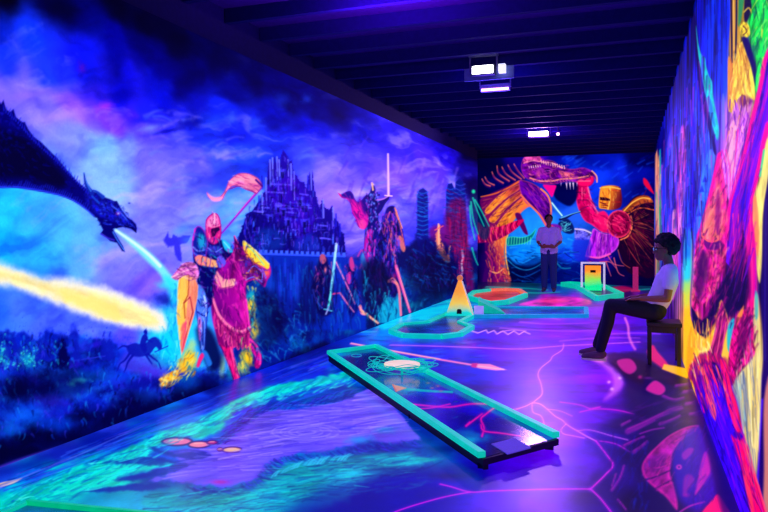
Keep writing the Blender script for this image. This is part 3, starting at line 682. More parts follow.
    K.hatch('173,277 184,263 198,268 198,280 181,280', 40, [(250, 190, 220), (90, 10, 100), (160, 60, 150)], 5, 1, .7, .2, .6, 6)
    K.hatch('198,292 207,302 206,335 201,350 198,318', 40, [(10, 14, 110), (190, 210, 250), (50, 80, 210)], 5, .9, .7, 1.5, .5, 7)
    K.hatch('214,318 228,326 250,330 246,345 226,347', 50, [(50, 0, 60), (240, 110, 160), (90, 0, 80)], 7, 1, .7, 1.5, .25, 8)
    K.hatch('222,350 233,345 241,388 236,388', 24, [(80, 0, 80), (255, 120, 170)], 8, 1, .6, 1.35, .2, 9)
    K.hatch('226,186 240,174 261,184 255,192 240,187', 36, [(190, 60, 140), (255, 190, 210), (130, 30, 120)], 8, 1, .55, .3, .4, 10)
    K.hatch('160,330 176,280 180,340 174,372 158,372', 60, [(120, 245, 250), (10, 110, 200), (20, 180, 230)], 8, 1.8, .5, 1.4, .5, 11)
    K.hatch('180,350 200,352 196,376 164,388 160,384', 60, [(255, 235, 120), (200, 110, 20), (20, 110, 150), (255, 200, 40)], 6, 1.5, .7, 2.2, .5, 12)
    K.hatch('240,340 254,346 250,374 238,374', 40, [(255, 225, 80), (20, 90, 150), (120, 180, 110), (6, 20, 80)], 6, 1.4, .7, 1.3, .4, 13)
    K.hatch('247,285 258,290 260,335 250,335', 40, [(255, 230, 110), (30, 160, 180), (6, 40, 110)], 6, 1.4, .7, 1.3, .5, 14)
    K.hatch('256,290 300,300 310,345 250,372', 160, [(4, 8, 70), (24, 130, 205), (8, 50, 150), (50, 170, 220), (2, 4, 50)], 7, 1.7, .5, 1.0, .8, 15)
    K.hatch('0,336 60,336 130,364 190,396 190,408 60,438 -30,460 -50,336', 260, [(24, 76, 228), (3, 4, 60), (40, 140, 235), (8, 14, 120), (20, 110, 200), (70, 66, 230)], 6, 2.2, .5, 1.4, .6, 16)
    K.hatch('-10,340 60,340 70,370 -10,372', 120, [(40, 190, 200), (2, 4, 50), (20, 90, 200)], 4, 1.3, .6, 1.2, .8, 17)
    K.hatch('246,216 268,180 284,154 296,180 318,205 344,236 344,250 240,250', 260, [(3, 2, 60), (90, 110, 250), (40, 20, 180), (10, 6, 100), (130, 90, 240)], 6, 1.1, .6, 1.57, .12, 18)
    K.hatch('258,206 275,196 310,202 340,244 250,248', 60, [(110, 100, 250), (4, 2, 70)], 6, 1.2, .7, .03, .1, 19)
    K.hatch('262,190 296,184 318,240 250,250', 50, [(80, 10, 190), (2, 2, 60)], 7, 2, .5, 1.5, .3, 20)
    K.hatch('366,196 378,190 380,256 366,258', 70, [(3, 2, 50), (110, 140, 250), (200, 60, 190), (20, 14, 120)], 5, 1, .7, 1.5, .5, 21)
    K.hatch('364,246 384,216 400,222 396,290 376,312 362,290', 190, [(2, 2, 44), (30, 20, 150), (10, 6, 80), (170, 50, 190), (40, 110, 220)], 8, 1.4, .6, 1.4, .4, 22)
    K.hatch('386,212 397,210 404,248 394,262 384,240', 60, [(250, 130, 120), (120, 60, 220), (20, 4, 90), (240, 80, 160)], 5, 1, .7, 1.2, .5, 23)
    K.hatch('344,194 356,200 368,200 368,226 358,226', 40, [(240, 50, 170), (30, 8, 100), (110, 10, 130)], 7, 1.2, .6, 1.0, .4, 24)
    K.fill('362,262 384,262 392,284 386,300 366,306 358,286', (3, 1, 46), .7, 6)
    K.fill('408,264 446,250 454,290 420,298', (3, 3, 46), .65, 6); K.fill('304,270 316,270 322,318 300,318', (3, 6, 60), .5, 6); K.fill('256,300 276,292 286,330 262,350', (2, 4, 50), .5, 6); K.fill('10,376 60,370 90,388 60,398 10,396', (2, 3, 46), .5, 7); K.fill('120,392 170,396 190,390 160,412 110,420', (3, 4, 60), .5, 6)
    K.hatch('314,264 332,264 334,312 316,308', 60, [(2, 2, 40), (150, 50, 160), (40, 60, 190), (220, 110, 140)], 5, 1, .6, 1.4, .6, 25)
    K.hatch('344,262 356,262 362,312 346,306', 50, [(2, 2, 44), (200, 60, 150), (30, 80, 210)], 5, 1, .6, 1.4, .6, 26)
    K.hatch('300,262 340,262 372,320 330,338 300,330', 160, [(4, 10, 80), (10, 90, 160), (20, 60, 190), (2, 4, 50), (30, 140, 190)], 10, 1.6, .45, 1.5, .3, 27)
    K.hatch('362,270 396,296 398,318 366,322', 110, [(20, 150, 190), (4, 20, 90), (40, 190, 210), (3, 4, 60)], 9, 1.5, .6, 1.5, .4, 28)
    K.hatch('446,190 464,184 474,288 458,290 446,250', 150, [(8, 4, 60), (170, 16, 80), (40, 60, 180), (90, 8, 80), (20, 90, 170)], 5, 1.1, .6, 0.25, .5, 29)
    K.hatch('446,214 464,206 474,288 460,290', 60, [(190, 20, 80), (60, 4, 60)], 14, 1.2, .5, 1.57, .1, 30)
    K.hatch('417,192 428,192 428,240 417,240', 40, [(4, 6, 70), (30, 120, 200), (60, 60, 210)], 4, 1, .7, .3, .4, 31)
    K.hatch('418,244 446,244 470,290 424,290 400,270', 200, [(2, 2, 44), (10, 50, 140), (6, 12, 90), (16, 100, 170), (60, 10, 110)], 6, 1.4, .55, 1.0, 1.0, 32)
    K.hatch('100,200 124,204 134,226 118,228 104,226', 60, [(50, 80, 240), (2, 2, 60), (20, 26, 160)], 4, 1, .7, .6, .6, 33)
    K.hatch('0,112 30,134 60,164 78,190 66,194 30,186 0,184', 90, [(14, 16, 130), (1, 1, 40)], 6, 1.6, .5, .7, .5, 34)
    return K

def paint_green_figure(K):
    K.part('painted_green_cloaked_figure')
    K.fill('472,192 474,190 476,193 479,204 484,216 490,230 486,240 479,236 473,222 469,206', (8, 40, 84), .7, 1.8)
    K.blob(473.5, 191.5, 2, 2.4, (40, 220, 170), .95, p=2)
    for l in ('473,198 477,210 484,226', '471,202 473,218 478,234', '475,200 482,212 489,226', '470,206 471,222 475,240', '472,248 475,258 478,265'): K.line(l, (40, 210, 180), 1.5, .8, a=.85, soft=.9)
    K.part('')

# ------------------------------------------------------------------ END WALL MURAL
def paint_back():
    S = np.linspace(XA, XR, 560); T = np.linspace(0, 3.36, 400)
    f = lambda u, v: (lambda p: (p.x, p.z))(on_y(u, v, YB))
    K = Canvas(S, T, f, lambda s, t: (s * 38, t * 38))
    K.splat([(470, 150, (2, 2, 40)), (490, 165, (3, 3, 50)), (480, 200, (5, 4, 60)), (500, 180, (6, 6, 80)), (515, 155, (20, 6, 110)), (535, 150, (60, 10, 180)), (560, 152, (10, 14, 130)), (580, 155, (8, 14, 120)), (600, 160, (8, 20, 140)), (640, 158, (4, 6, 80)), (655, 155, (3, 4, 70)),
             (575, 160, (14, 40, 190)), (590, 190, (20, 60, 225)), (600, 175, (20, 56, 215)), (620, 175, (18, 40, 200)), (640, 175, (10, 16, 130)), (650, 190, (10, 10, 110)), (560, 175, (10, 16, 120)), (560, 200, (20, 70, 220)), (548, 220, (40, 130, 245)), (570, 215, (44, 100, 240)), (565, 240, (30, 120, 235)),
             (525, 235, (40, 140, 245)), (520, 255, (20, 120, 220)), (540, 250, (30, 140, 235)), (510, 250, (20, 100, 200)), (570, 255, (20, 60, 200)), (530, 265, (10, 60, 140)), (520, 275, (4, 14, 70)), (550, 275, (4, 12, 80)), (580, 275, (10, 30, 140)), (600, 265, (10, 10, 100)), (620, 275, (12, 4, 60)), (650, 275, (10, 2, 50)), (640, 285, (6, 4, 50)), (480, 285, (4, 2, 50)), (480, 250, (10, 4, 70))], 12, warp=5, wsc=12)
    SS, TT = np.meshgrid(S, T); n = fbm(SS * 2.2, TT * 3.0, 5, 6); K.C *= (.7 + .6 * n)[..., None]
    R = np.random.RandomState(9)
    for i in range(60):
        u = R.uniform(560, 650); v = R.uniform(156, 200); K.line([(u, v), (u + R.uniform(4, 9), v - R.uniform(2, 6))], [(40, 100, 245), (10, 20, 140)][R.randint(2)], R.uniform(1, 3), .6, a=.4, soft=1.4)
    for i in range(60):
        u = R.uniform(507, 575); v = R.uniform(238, 262); K.line([(u, v), (u + R.uniform(3, 9), v + R.uniform(-3, 2))], [(60, 180, 250), (8, 50, 150), (20, 110, 220)][R.randint(3)], R.uniform(.8, 2), .5, a=.5, soft=1)
    K.part('painted_rocks')
    K.fill('507,258 516,264 530,266 544,260 552,256 552,266 540,276 528,284 508,284', (3, 8, 56), .9, 2)
    K.fill('552,258 568,262 584,262 600,270 600,288 552,288', (6, 14, 96), .7, 3)
    K.line('508,260 516,267 526,270 536,267 546,260', (40, 140, 200), 1.3, .6, a=.8, soft=.8); K.line('507,252 514,260 522,263 534,257', (30, 130, 220), 1.6, soft=1); K.line('512,272 524,277 540,270', (20, 70, 150), 1, soft=.8); K.line('556,262 562,268 570,268', (30, 150, 180), 1.4, a=.7, soft=1)
    K.part('')
    # ---- knight
    K.part('painted_cape')
    K.fill('619,218 624,210 627,206 632,199 636,196 641,195 646,195.5 650,197 653.5,203 655,207 656,268 650,278 640,276 628,272 622,258 617,246 616,232', (26, 3, 40), 1, 1)
    for i in range(34):
        a = -0.95 + i / 33 * 2.5; L = R.uniform(16, 34); s = R.uniform(7, 12); u, v = 627, 224
        c = [(220, 90, 60), (150, 24, 60), (240, 140, 70), (120, 14, 50)][R.randint(4)]
        e = (u + L * math.cos(a), v + L * math.sin(a) * 1.25)
        if e[0] > 655: e = (655, v + (655 - u) * math.tan(a) * 1.25)
        K.line([(u + s * math.cos(a), v + s * math.sin(a) * 1.2), e], c, R.uniform(.6, 1.2), .4, a=.55, soft=.7)
    K.fill('622,210 628,205 634,199 640,196 648,196 653,202 646,203 636,206 630,212', (176, 80, 44), .95, 1, tex=(10, 3, .4, -.5)); K.line('624,211 632,203 642,198 650,199', (255, 190, 90), 1.1, soft=.7); K.line('628,214 640,208 654,210', (230, 110, 60), 1, soft=.7)
    for l in ('630,228 640,234 654,248', '628,234 640,246 652,262', '624,240 632,254 642,268', '618,250 622,262 630,268', '630,222 644,224 655,230'): K.line(l, (220, 100, 76), .9, .5, a=.7, soft=.7)
    K.part('painted_red_pennant'); K.fill('643.5,178 647,180 650,185 652.5,190 654,194 650,191 646,187 643.5,183', (210, 20, 70), 1, .9); K.part('')
    K.part('painted_armoured_knight')
    K.fill('593,229 600,232 608,234 614,231.5 619,240 617,248 610,254 600,257 590,258 585.5,256 588,246', (170, 40, 205), 1, .9, tex=(3, 12, .4), rim=((236, 120, 220), 1, .7))
    for l in ('596,232 593,244 589,254', '602,234 600,246 597,255', '608,235 607,245 604,254', '613,236 613,246'): K.line(l, (80, 10, 150), 1.2, a=.8, soft=.8); 
    K.line('599,233 597,246', (240, 130, 230), 1, soft=.7); K.line('586,256 598,258 610,254', (250, 90, 190), 1.8, soft=.8); K.fill('585,257 600,259 612,256 606,262 590,263', (90, 20, 170), .9, 1)
    for l in ('608,256 614,264 624,266', '600,262 610,262 616,268', '590,262 598,264', '606,262 611,276', '614,258 618,272 624,276'): K.line(l, (230, 100, 120), 1.1, .5, a=.85, soft=.7)
    K.fill('575,229 580,228 585,229 592,232 590,238 588,240 580,240 575,239', (96, 90, 210), 1, 1, tex=(2, 2, .6)); K.line('575,229 584,230 591,233', (220, 200, 240), 1.4, soft=.8); K.fill('574,240 590,240 590,256 582,262 574,256', (36, 40, 190), .7, 2)
    K.fill('558,224 563,220 568,219 573,225 574,232 569,234 562,231', (14, 30, 92), 1, 1)
    for i in range(16): K.line([(R.uniform(560, 572), R.uniform(221, 232)), (R.uniform(560, 572), R.uniform(221, 232))], (90, 190, 210), .8, a=.6, soft=.6)
    K.fill('576,189 578,184 581,183 587,184 590.5,199 597,212 604,211 609,217 612,226 612,233 606,233 600,231 592,225 584,220 578,208 576,198', (196, 14, 96), 1, 1, tex=(5, 5, .35), rim=((250, 50, 130), 1.1, .8))
    K.fill('596,212 604,212 609,218 611,230 602,230 596,222', (230, 30, 110), .8, 2.5); K.line('588,188 592,202 598,213', (255, 120, 150), 1.1, soft=.7); K.line('577,192 585,193', (100, 0, 70), 1.1, soft=.7); K.line('578,200 588,200', (120, 0, 80), 1, soft=.7); K.line('580,210 590,206 596,213', (120, 0, 90), 1, soft=.7)
    K.fill('575,180 577,174 582,171 588,170 593,174 594,181 590,186 583,187 577,185', (228, 20, 104), 1, 1, rim=((120, 0, 60), 1, .6)); 
    for u in (579, 582.5, 586, 589.5): K.line([(u, 172), (u + .6, 178)], (110, 0, 60), 1, soft=.7)
    K.line('577,181 590,181', (255, 110, 150), 1, soft=.7); K.line('582,188 582,200', (250, 80, 140), 1, soft=.7)
    K.fill('600.5,188 604,186 611,185.3 617,186 620.5,188 621.5,193 622,200 620.5,207 613,210 604,209 599,207.5 599,198', (246, 146, 50), 1, .9, col2=(96, 16, 40), g=(606, 195, 622, 200))
    K.line('600,188 610,187 620,189', (255, 200, 100), 1, soft=.7); K.line('610,187 610,198 608,209', (255, 196, 90), 1.2, soft=.7); K.fill('600,197 606,197.5 610,199 610,201 604,200.5 600,200', (40, 4, 30), 1, .6, smooth=False); K.line('600,202 608,206', (120, 30, 30), .9, soft=.6); K.line('612,190 619,191', (200, 70, 50), 1, soft=.7); K.line('612,202 620,202', (150, 30, 40), 1, soft=.7)
    for v in (203, 205, 207): K.line([(601, v), (606, v + .6)], (90, 20, 40), .7, soft=.5)
    K.part('painted_shoulder_shield')
    e = [(619 + 12.5 * math.cos(t), 224 + 14 * math.sin(t)) for t in np.linspace(0, 2 * math.pi, 18, endpoint=False)]
    K.fill(e, (120, 4, 60), 1, .9, smooth=False, rim=((250, 70, 110), 1.6, 1)); K.fill([(619 + (x - 619) * .66, 224 + (y - 224) * .66) for x, y in e], (176, 10, 84), 1, .9, smooth=False, rim=((60, 0, 40), 1, .9))
    for l in ('614,217 620,222 625,230', '613,224 619,227 622,233', '618,215 624,221', '613,220 625,225'): K.line(l, (240, 60, 120), 1, soft=.7)
    K.line('631,216 632,226 628,236 620,240', (255, 130, 90), 1.4, soft=.8)
    K.part('painted_sword')
    K.line('551,203 556,209 563,217', (40, 110, 200), 3.6, soft=.8); K.line('552,203 557,209.5 562,215.5', (200, 250, 250), 1.3, soft=.7); K.line('560,219.5 566,218 573,214 580,212', (16, 20, 70), 2, 1.2, soft=.8); K.line('561,218 570,214.5 580,211.5', (110, 180, 220), .8, soft=.6)
    K.part('')
    # ---- fire-lit dragon
    K.part('painted_fire_dragon')
    # neck column
    K.fill('486,228 484,214 487,204 494,198 505,190 519,181 526,186 530,196 528,206 519,214 512,224 508,232 505,244 504.5,256 507,270 510,283 484,286 486,262 485,244', (120, 10, 96), 1, 1.2, col2=(236, 128, 62), g=(488, 250, 509, 244))
    K.fill('484,246 492,246 494,262 492,284 480,286', (40, 6, 90), .8, 4)
    for i in range(60):
        u = R.uniform(488, 507); v = R.uniform(226, 280); K.line([(u, v), (u + R.uniform(-2, 3), v + R.uniform(2, 6))], [(255, 180, 90), (190, 60, 70), (240, 110, 60)][R.randint(3)], 1.2, .5, a=.45, soft=.9)
    K.line('490,271 497,273 503,269', (255, 190, 120), 1.2, a=.8, soft=.8); K.line('486,252 492,262 490,276', (180, 40, 110), 1.6, a=.7, soft=1)
    K.line('509,231 506,242 506,258 509,274', (255, 180, 90), 1.2, soft=.8)
    # ribbed frill: dark valleys, glowing ribs
    K.fill('480,200 490,194 508,186 519,181 524,190 520,204 508,218 500,226 488,226 484,216', (110, 14, 90), .9, 1.4)
    K.line('481,196.8 495,193.6 508,188 519,181.5', (226, 110, 56), .9, 1.8, soft=.8)
    for pg in ('519,184.5 508,189.5 496,198 485,210.5 489,213.5 499,204 509,196 519,189.5', '520,191.5 508,199 499,207.5 489,219 494.5,222.5 504,211 512,203 520.5,196', '521.5,198 512,206.5 503,216.5 497,226 504.5,228.5 511,217 517,208 523,202'):
        K.fill(pg, (236, 130, 58), 1, .9, col2=(170, 50, 70), g=(506, 205, 520, 190), tex=(6, 2, .35, -.7), rim=((255, 184, 100), .6, .5))
    K.line('518,215 524,208 532,206 540,212 546,222', (240, 110, 90), 2.2, 1.6, soft=.9)
    for a0, b0, c0 in (((485, 177), (488, 182), (494, 185)), ((482, 179), (485, 184), (490, 186)), ((497, 166), (499, 174), (509, 181)), ((502, 167), (506, 174), (515, 180)), ((508, 165), (512, 172), (521, 179)), ((492, 172), (495, 178), (503, 183)), ((514, 164), (518, 171), (524, 178))):
        K.line([a0, b0, c0], (226, 104, 104), 1.0, 1.7, a=.85, soft=.8); K.line([(a0[0] + 1, a0[1] + 3), (b0[0] + 1, b0[1] + 2), (c0[0], c0[1] + 1.5)], (70, 6, 90), 1.4, a=.7, soft=.8)
    # throat membrane
    K.fill('519,181 526,181 534,184 541,189 547,195 550.5,203 552,213 551,221 548,228 544,224 538,214 531,206 526,203 521,194', (86, 12, 140), 1, 1, tex=(4, 12, .5, -.8), rim=((230, 80, 120), .9, .6))
    for l in ('524,186 532,194 540,206', '530,186 538,194 546,208', '528,196 536,206 544,218'): K.line(l, (150, 40, 180), 1, a=.7, soft=.8)
    K.line('541,189 548,196 551,208 549,226', (255, 140, 90), 1.6, soft=.8); K.line('521,195 530,205 540,215 547,227', (250, 120, 90), 1.6, soft=.8)
    K.fill('546,225 556,224 562,228 558,235 550,232', (120, 20, 150), .9, 1.2); K.line('552,226 558,231 559,236', (240, 60, 90), 1.4, soft=.8)
    # mouth and tongue
    K.fill('553,186 562,184 574,182 578,186 577,198 570,206 560,202 554,196', (3, 3, 60), .9, 1.4); K.fill('543,185 550,185 556,185.5 555,190 552,197 548,192', (236, 20, 140), 1, .9)
    # skull
    K.fill('521,167 523,159 526,156 530,154 534,153.3 539,156 543,160 548,160 554,161.5 560,166 566,168.5 574,169 582,167.5 588,169 594,172.5 597,177 597.5,182 595.5,180 592,176.5 588,178.5 581,179 576,182 568,181 558,183.5 548,184.5 538,182.5 530,180 524,176', (96, 14, 130), 1, 1, tex=(5, 3, .55), rim=((240, 90, 140), .8, .45))
    K.fill('523,160 528,155 534,153.5 540,157 541,161 533,160 527,163', (236, 90, 170), .95, 1.2, tex=(3, 3, .3)); K.line('524,163 532,160.5 542,162 552,163 562,168', (246, 140, 170), 1.2, soft=.7)
    for i in range(11):
        u = 541 + i * 2.3; K.line([(u, 160.5 + i * .55), (u + .6, 163 + i * .55)], (255, 196, 200), 1, a=.9, soft=.6)
    for i in range(6):
        u = 529 + i * 2.2; K.line([(u, 166.5 - i * .3), (u + .3, 168 - i * .3)], (255, 200, 210), .9, soft=.6)
    K.fill('537,170 543,167 550,168 553,171 548,174 541,175', (150, 40, 160), .9, 1.2); K.fill('544,169.5 548,168.5 551,170.5 548,172.5 545,172', (40, 4, 80), .95, .7); K.line('545,171 550,170.5', (200, 110, 220), .8, soft=.5)
    K.blob(530, 172, 4, 3, (170, 40, 150), .8); K.blob(538, 174, 3, 4, (226, 100, 140), .6); K.fill('559,171 566,172 574,174 572,178 563,177', (236, 110, 130), .9, 1.4, tex=(3, 2, .4)); K.line('530,178 540,181 552,181 562,179 574,178.5 588,176', (250, 150, 130), 1.3, soft=.7); K.line('534,180.5 546,183.5 560,182', (120, 20, 120), .9, soft=.6)
    for i in range(14): K.line([(533 + i * 3, 179.5 + .1 * i), (534 + i * 3, 181.5)], (240, 120, 170), .8, a=.6, soft=.5)
    K.line('592,171 596.5,176 597,182', (250, 170, 140), 1.2, soft=.7)
    for u in (566.3, 569.8, 573): K.fill([(u - .8, 182.5), (u + 1, 182.5), (u + .6, 189.5)], (230, 200, 240), .95, .6, smooth=False)
    for u in (561, 577): K.fill([(u - .6, 182.5), (u + .7, 182.5), (u, 186)], (200, 160, 230), .9, .6, smooth=False)
    K.part('painted_red_horn')
    K.fill('515,214 520,213.5 524,222 528,234 524,233 519,224', (84, 8, 90), 1, .9); K.fill('470,224 478,222 485,228.5 492,228 500,226.5 508,224 515,221 524,219.5 519,226 512,232 505,236 497,240 488,242 476,243 470,240', (196, 14, 86), 1, .9, col2=(110, 6, 84), g=(500, 226, 500, 242))
    for i in range(16):
        u = 474 + i * 2.9; c = np.interp(u, [474, 485, 500, 512, 522], [230, 229, 227, 223, 220]); d = np.interp(u, [474, 490, 505, 522], [242, 241.5, 236, 223]); K.line([(u, c), (u - 1.2, (c + d) / 2), (u, d)], [(255, 70, 130), (90, 0, 60)][i % 2], 1.1, a=.85, soft=.6)
    K.part('painted_green_horn')
    K.fill('507,238 513,236.5 520,237.3 526,236.4 531,234 536,228.6 535,233 532,238.5 527,242.5 520,244.5 512,245.5 507,245', (12, 96, 120), 1, .9, rim=((60, 220, 180), .9, .8))
    for i in range(9): K.line([(509 + i * 2.7, 237.5), (508.5 + i * 2.7, 244)], (90, 220, 170), .8, a=.7, soft=.5)
    K.part('')
    K.hatch('521,162 534,154 552,162 596,172 594,180 560,184 534,182', 130, [(40, 2, 80), (190, 60, 160), (120, 20, 130), (250, 130, 140), (60, 4, 100)], 3.4, .9, .7, .4, .9, 41)
    K.hatch('484,200 510,187 524,190 520,206 500,224 486,226', 70, [(60, 2, 80), (150, 40, 90), (240, 130, 70)], 7, 1, .55, -.5, .3, 42)
    K.hatch('488,228 508,222 505,256 510,282 486,284', 90, [(150, 40, 80), (250, 160, 80), (90, 10, 80), (230, 110, 60)], 6, 1.1, .55, 1.4, .4, 43)
    K.hatch('521,184 536,186 550,202 551,222 538,212', 60, [(40, 2, 90), (150, 40, 180), (90, 10, 140), (210, 70, 130)], 7, 1, .55, .9, .3, 44)
    K.hatch('576,192 590,188 598,212 611,220 610,232 592,224', 60, [(110, 0, 60), (250, 60, 130), (150, 6, 90), (255, 120, 150)], 5, 1, .6, .9, .6, 45)
    K.hatch('594,230 618,236 606,256 587,256', 50, [(90, 10, 150), (240, 130, 225), (130, 20, 180)], 9, 1, .55, 1.7, .25, 46)
    K.hatch('624,214 654,200 655,266 640,274 620,244', 140, [(10, 1, 24), (16, 2, 40), (110, 16, 50), (60, 6, 44)], 9, 1.2, .6, .8, .4, 47)
    K.hatch('600,188 620,188 621,206 604,209', 30, [(150, 60, 30), (255, 190, 90), (110, 20, 40)], 6, .9, .5, 1.5, .2, 48)
    K.hatch('607,224 619,211 631,224 619,237', 40, [(60, 0, 40), (240, 60, 110), (150, 8, 70)], 5, .9, .6, .6, .8, 49)
    K.hatch('474,228 512,224 504,236 476,242', 40, [(80, 0, 60), (255, 90, 130)], 5, .9, .5, 1.4, .3, 50)
    K.hatch('500,256 560,244 600,262 600,286 500,286', 130, [(3, 6, 50), (20, 100, 190), (6, 20, 90), (16, 60, 160)], 8, 1.2, .5, .2, .5, 51)
    paint_green_figure(K)
    return K

# ------------------------------------------------------------------ RIGHT WALL MURAL
def paint_right():
    us = np.linspace(792, 654.5, 330)
    ys = np.array([on_x(u, HY, XR).y for u in us])
    S = np.concatenate([np.linspace(.6, ys[0] - .02, 60), ys]); S[-1] = YB
    T = np.linspace(0, 3.36, 620)
    f = lambda u, v: (lambda p: (p.y, p.z))(on_x(u, v, XR))
    ch = lambda s, t: (CX + FOC * (XR * CS + s * SN) / (-XR * SN + s * CS), t * 100)
    K = Canvas(S, T, f, lambda s, t: (300 * np.log(np.maximum(s, .3)), t * 110))
    K.splat([
        (656, 160, (6, 8, 90)), (662, 150, (10, 14, 130)), (668, 120, (16, 24, 170)), (672, 90, (14, 22, 160)), (680, 70, (10, 20, 140)), (690, 40, (8, 14, 110)), (700, 10, (8, 20, 160)), (712, 30, (10, 40, 210)), (718, 10, (8, 30, 195)), (726, 30, (10, 38, 205)), (715, 70, (14, 44, 220)), (723, 80, (16, 60, 230)), (700, 90, (20, 30, 205)),
        (690, 110, (40, 30, 205)), (680, 120, (50, 40, 210)), (670, 150, (80, 60, 220)), (678, 160, (110, 60, 220)), (665, 180, (40, 50, 205)), (662, 210, (30, 80, 210)), (692, 150, (26, 26, 200)), (694, 200, (16, 30, 190)), (700, 180, (40, 100, 245)), (706, 150, (50, 70, 235)), (704, 200, (30, 100, 240)), (698, 220, (20, 130, 235)), (688, 220, (20, 80, 210)),
        (672, 210, (100, 60, 215)), (676, 240, (120, 50, 190)), (710, 120, (60, 110, 245)), (718, 120, (90, 70, 235)), (724, 130, (150, 90, 230)), (728, 150, (190, 110, 220)), (720, 190, (170, 40, 190)), (728, 180, (170, 60, 200)), (712, 220, (220, 50, 140)), (720, 240, (210, 40, 130)),
        (742, 130, (120, 40, 220)), (748, 160, (70, 10, 210)), (744, 200, (70, 10, 200)), (736, 240, (120, 14, 160)), (744, 240, (160, 10, 150)), (752, 230, (220, 20, 130)), (758, 200, (200, 180, 110)), (762, 220, (240, 200, 120)), (766, 190, (20, 10, 90)), (760, 150, (220, 30, 160)), (766, 160, (200, 220, 110)),
        (754, 20, (30, 200, 80)), (762, 40, (30, 220, 90)), (766, 10, (120, 230, 70)), (758, 80, (40, 200, 80)), (742, 20, (200, 160, 50)), (746, 60, (30, 20, 110)), (740, 80, (250, 200, 80)), (748, 100, (220, 150, 110)), (734, 30, (180, 130, 50)), (764, 110, (220, 30, 150)),
        (700, 270, (190, 20, 120)), (706, 300, (150, 16, 120)), (714, 260, (200, 30, 120)), (722, 270, (120, 10, 110)), (730, 280, (20, 2, 70)), (740, 270, (70, 6, 120)), (748, 270, (200, 20, 120)), (740, 300, (14, 0, 60)), (752, 300, (220, 40, 130)), (712, 320, (50, 4, 80)), (726, 320, (180, 60, 100)), (700, 350, (250, 180, 60)), (720, 350, (160, 40, 90)),
        (740, 340, (180, 20, 120)), (756, 330, (240, 200, 110)), (758, 360, (236, 210, 130)), (748, 380, (220, 200, 150)), (740, 400, (130, 140, 170)), (746, 430, (226, 200, 120)), (752, 460, (230, 200, 110)), (764, 300, (20, 4, 90)), (764, 400, (30, 4, 130)), (762, 460, (40, 10, 160)), (767, 480, (230, 160, 110)), (767, 400, (240, 180, 120)),
        (790, 100, (120, 200, 90)), (790, 250, (230, 60, 140)), (790, 400, (240, 190, 120)), (790, 520, (60, 20, 180)), (780, 20, (60, 200, 90)), (720, 430, (60, 14, 230)), (710, 390, (130, 20, 190)), (730, 490, (50, 10, 220)), (740, 490, (60, 12, 225)), (700, 380, (200, 40, 120)), (692, 360, (250, 180, 40)), (658, 280, (40, 10, 90)), (668, 330, (60, 10, 120))], 18, warp=5, wsc=20)
    SS, TT = np.meshgrid(S, T); cx, cy = K.chart(SS, TT)
    n = fbm(cx / 5.0, cy / 60.0, 4, 4); n2 = fbm(cx / 16 + n, cy / 40, 4, 9)
    K.C *= (.3 + 1.0 * np.clip((n - .5) * 1.7 + .5, 0, 1) + .26 * n2)[..., None]; K.C = np.clip(K.C, 0, 255)
    R = np.random.RandomState(3)
    for i in range(150):   # long vertical drips in the violet stretch
        u = R.uniform(658, 708); v = R.uniform(95 + (700 - u) * 1.6, 230); L = R.uniform(15, 50)
        c = [(120, 90, 250), (30, 30, 215), (200, 80, 220), (20, 60, 200), (70, 120, 250), (12, 10, 130)][R.randint(6)]
        K.line([(u, v), (u + R.uniform(-1, 1), v + L * .5), (u + R.uniform(-1.5, 1), v + L)], c, R.uniform(.8, 2.2), .4, a=R.uniform(.3, .6), soft=.9)
    for l in ('712,0 711,30 713,70', '722,0 719,40 722,90', '706,20 708,60', '727,10 725,60', '688,70 686,110', '680,90 676,140'): K.line(l, [(10, 20, 130), (24, 60, 235)][len(l) % 2], 4, 2, a=.5, soft=3)
    K.part('painted_border_strip'); K.fill('655.2,155 657,150 659,160 659.5,220 660.5,300 658,300 655.2,300', (214, 140, 110), .9, 1, smooth=False, tex=(2, 30, .5)); K.fill('659,205 661.5,200 662.5,236 660,240', (50, 190, 110), .9, 1); K.line('660,150 660.5,200', (20, 160, 180), 1.2, soft=.8); K.part('')
    K.part('painted_pink_column'); K.fill('681,128 684,127 686,140 685,170 682,200 680,240 676,290 671,296 672,250 676,214 679,180 680,150', (226, 84, 186), .9, 1.4, tex=(2, 16, .5)); K.fill('672,214 677,212 675,244 672,250', (240, 150, 200), .8, 1.2); K.line('682,132 682,160 680,190', (255, 150, 220), 1, soft=.8); K.part('')
    K.fill('690,120 695,118 696,160 695,200 691,236 688,238 690,190', (14, 14, 190), .8, 1.6); K.fill('664,160 668,150 667,200 664,236 661,230', (20, 50, 200), .7, 1.5)
    K.part('painted_blue_ice')
    K.fill('706,156 710,152 714,158 713,176 709,190 706,200 703,212 700,226 696,246 692,250 694,226 697,208 700,190 702,172', (56, 116, 250), .95, 1.3, tex=(3, 9, .3)); K.fill('708,152 712,150 715,156 713,166 708,168', (90, 140, 255), .8, 1.4)
    for u, v in ((696, 204), (699, 216), (702, 192), (694, 222), (705, 182)): K.fill([(u - 2.4, v), (u, v - 7), (u + 2.2, v)], (14, 24, 190), .8, .8, smooth=False)
    K.part('')
    # teal crystal crack
    K.fill('693,14 696,20 699,50 704,90 710,120 716,150 714,152 707,124 700,94 696,60', (4, 6, 80), .95, 1.4)
    K.part('painted_teal_crack'); K.fill('696,26 698,42 701,54 705,58 706,66 709,76 712,82 713,96 716,112 719,130 717,140 712,124 708,106 704,88 701,70 698,52', (20, 176, 180), 1, 1, tex=(3, 10, .3), rim=((90, 230, 220), .7, .5)); K.fill('708,96 712,104 715,126 711,118', (30, 100, 220), .7, 1.2); K.part('')
    K.fill('722,98 724,96 725,122 724,140 722,130', (130, 130, 250), .8, 1)
    # tree trunk and stone giant
    K.part('painted_stone_figure')
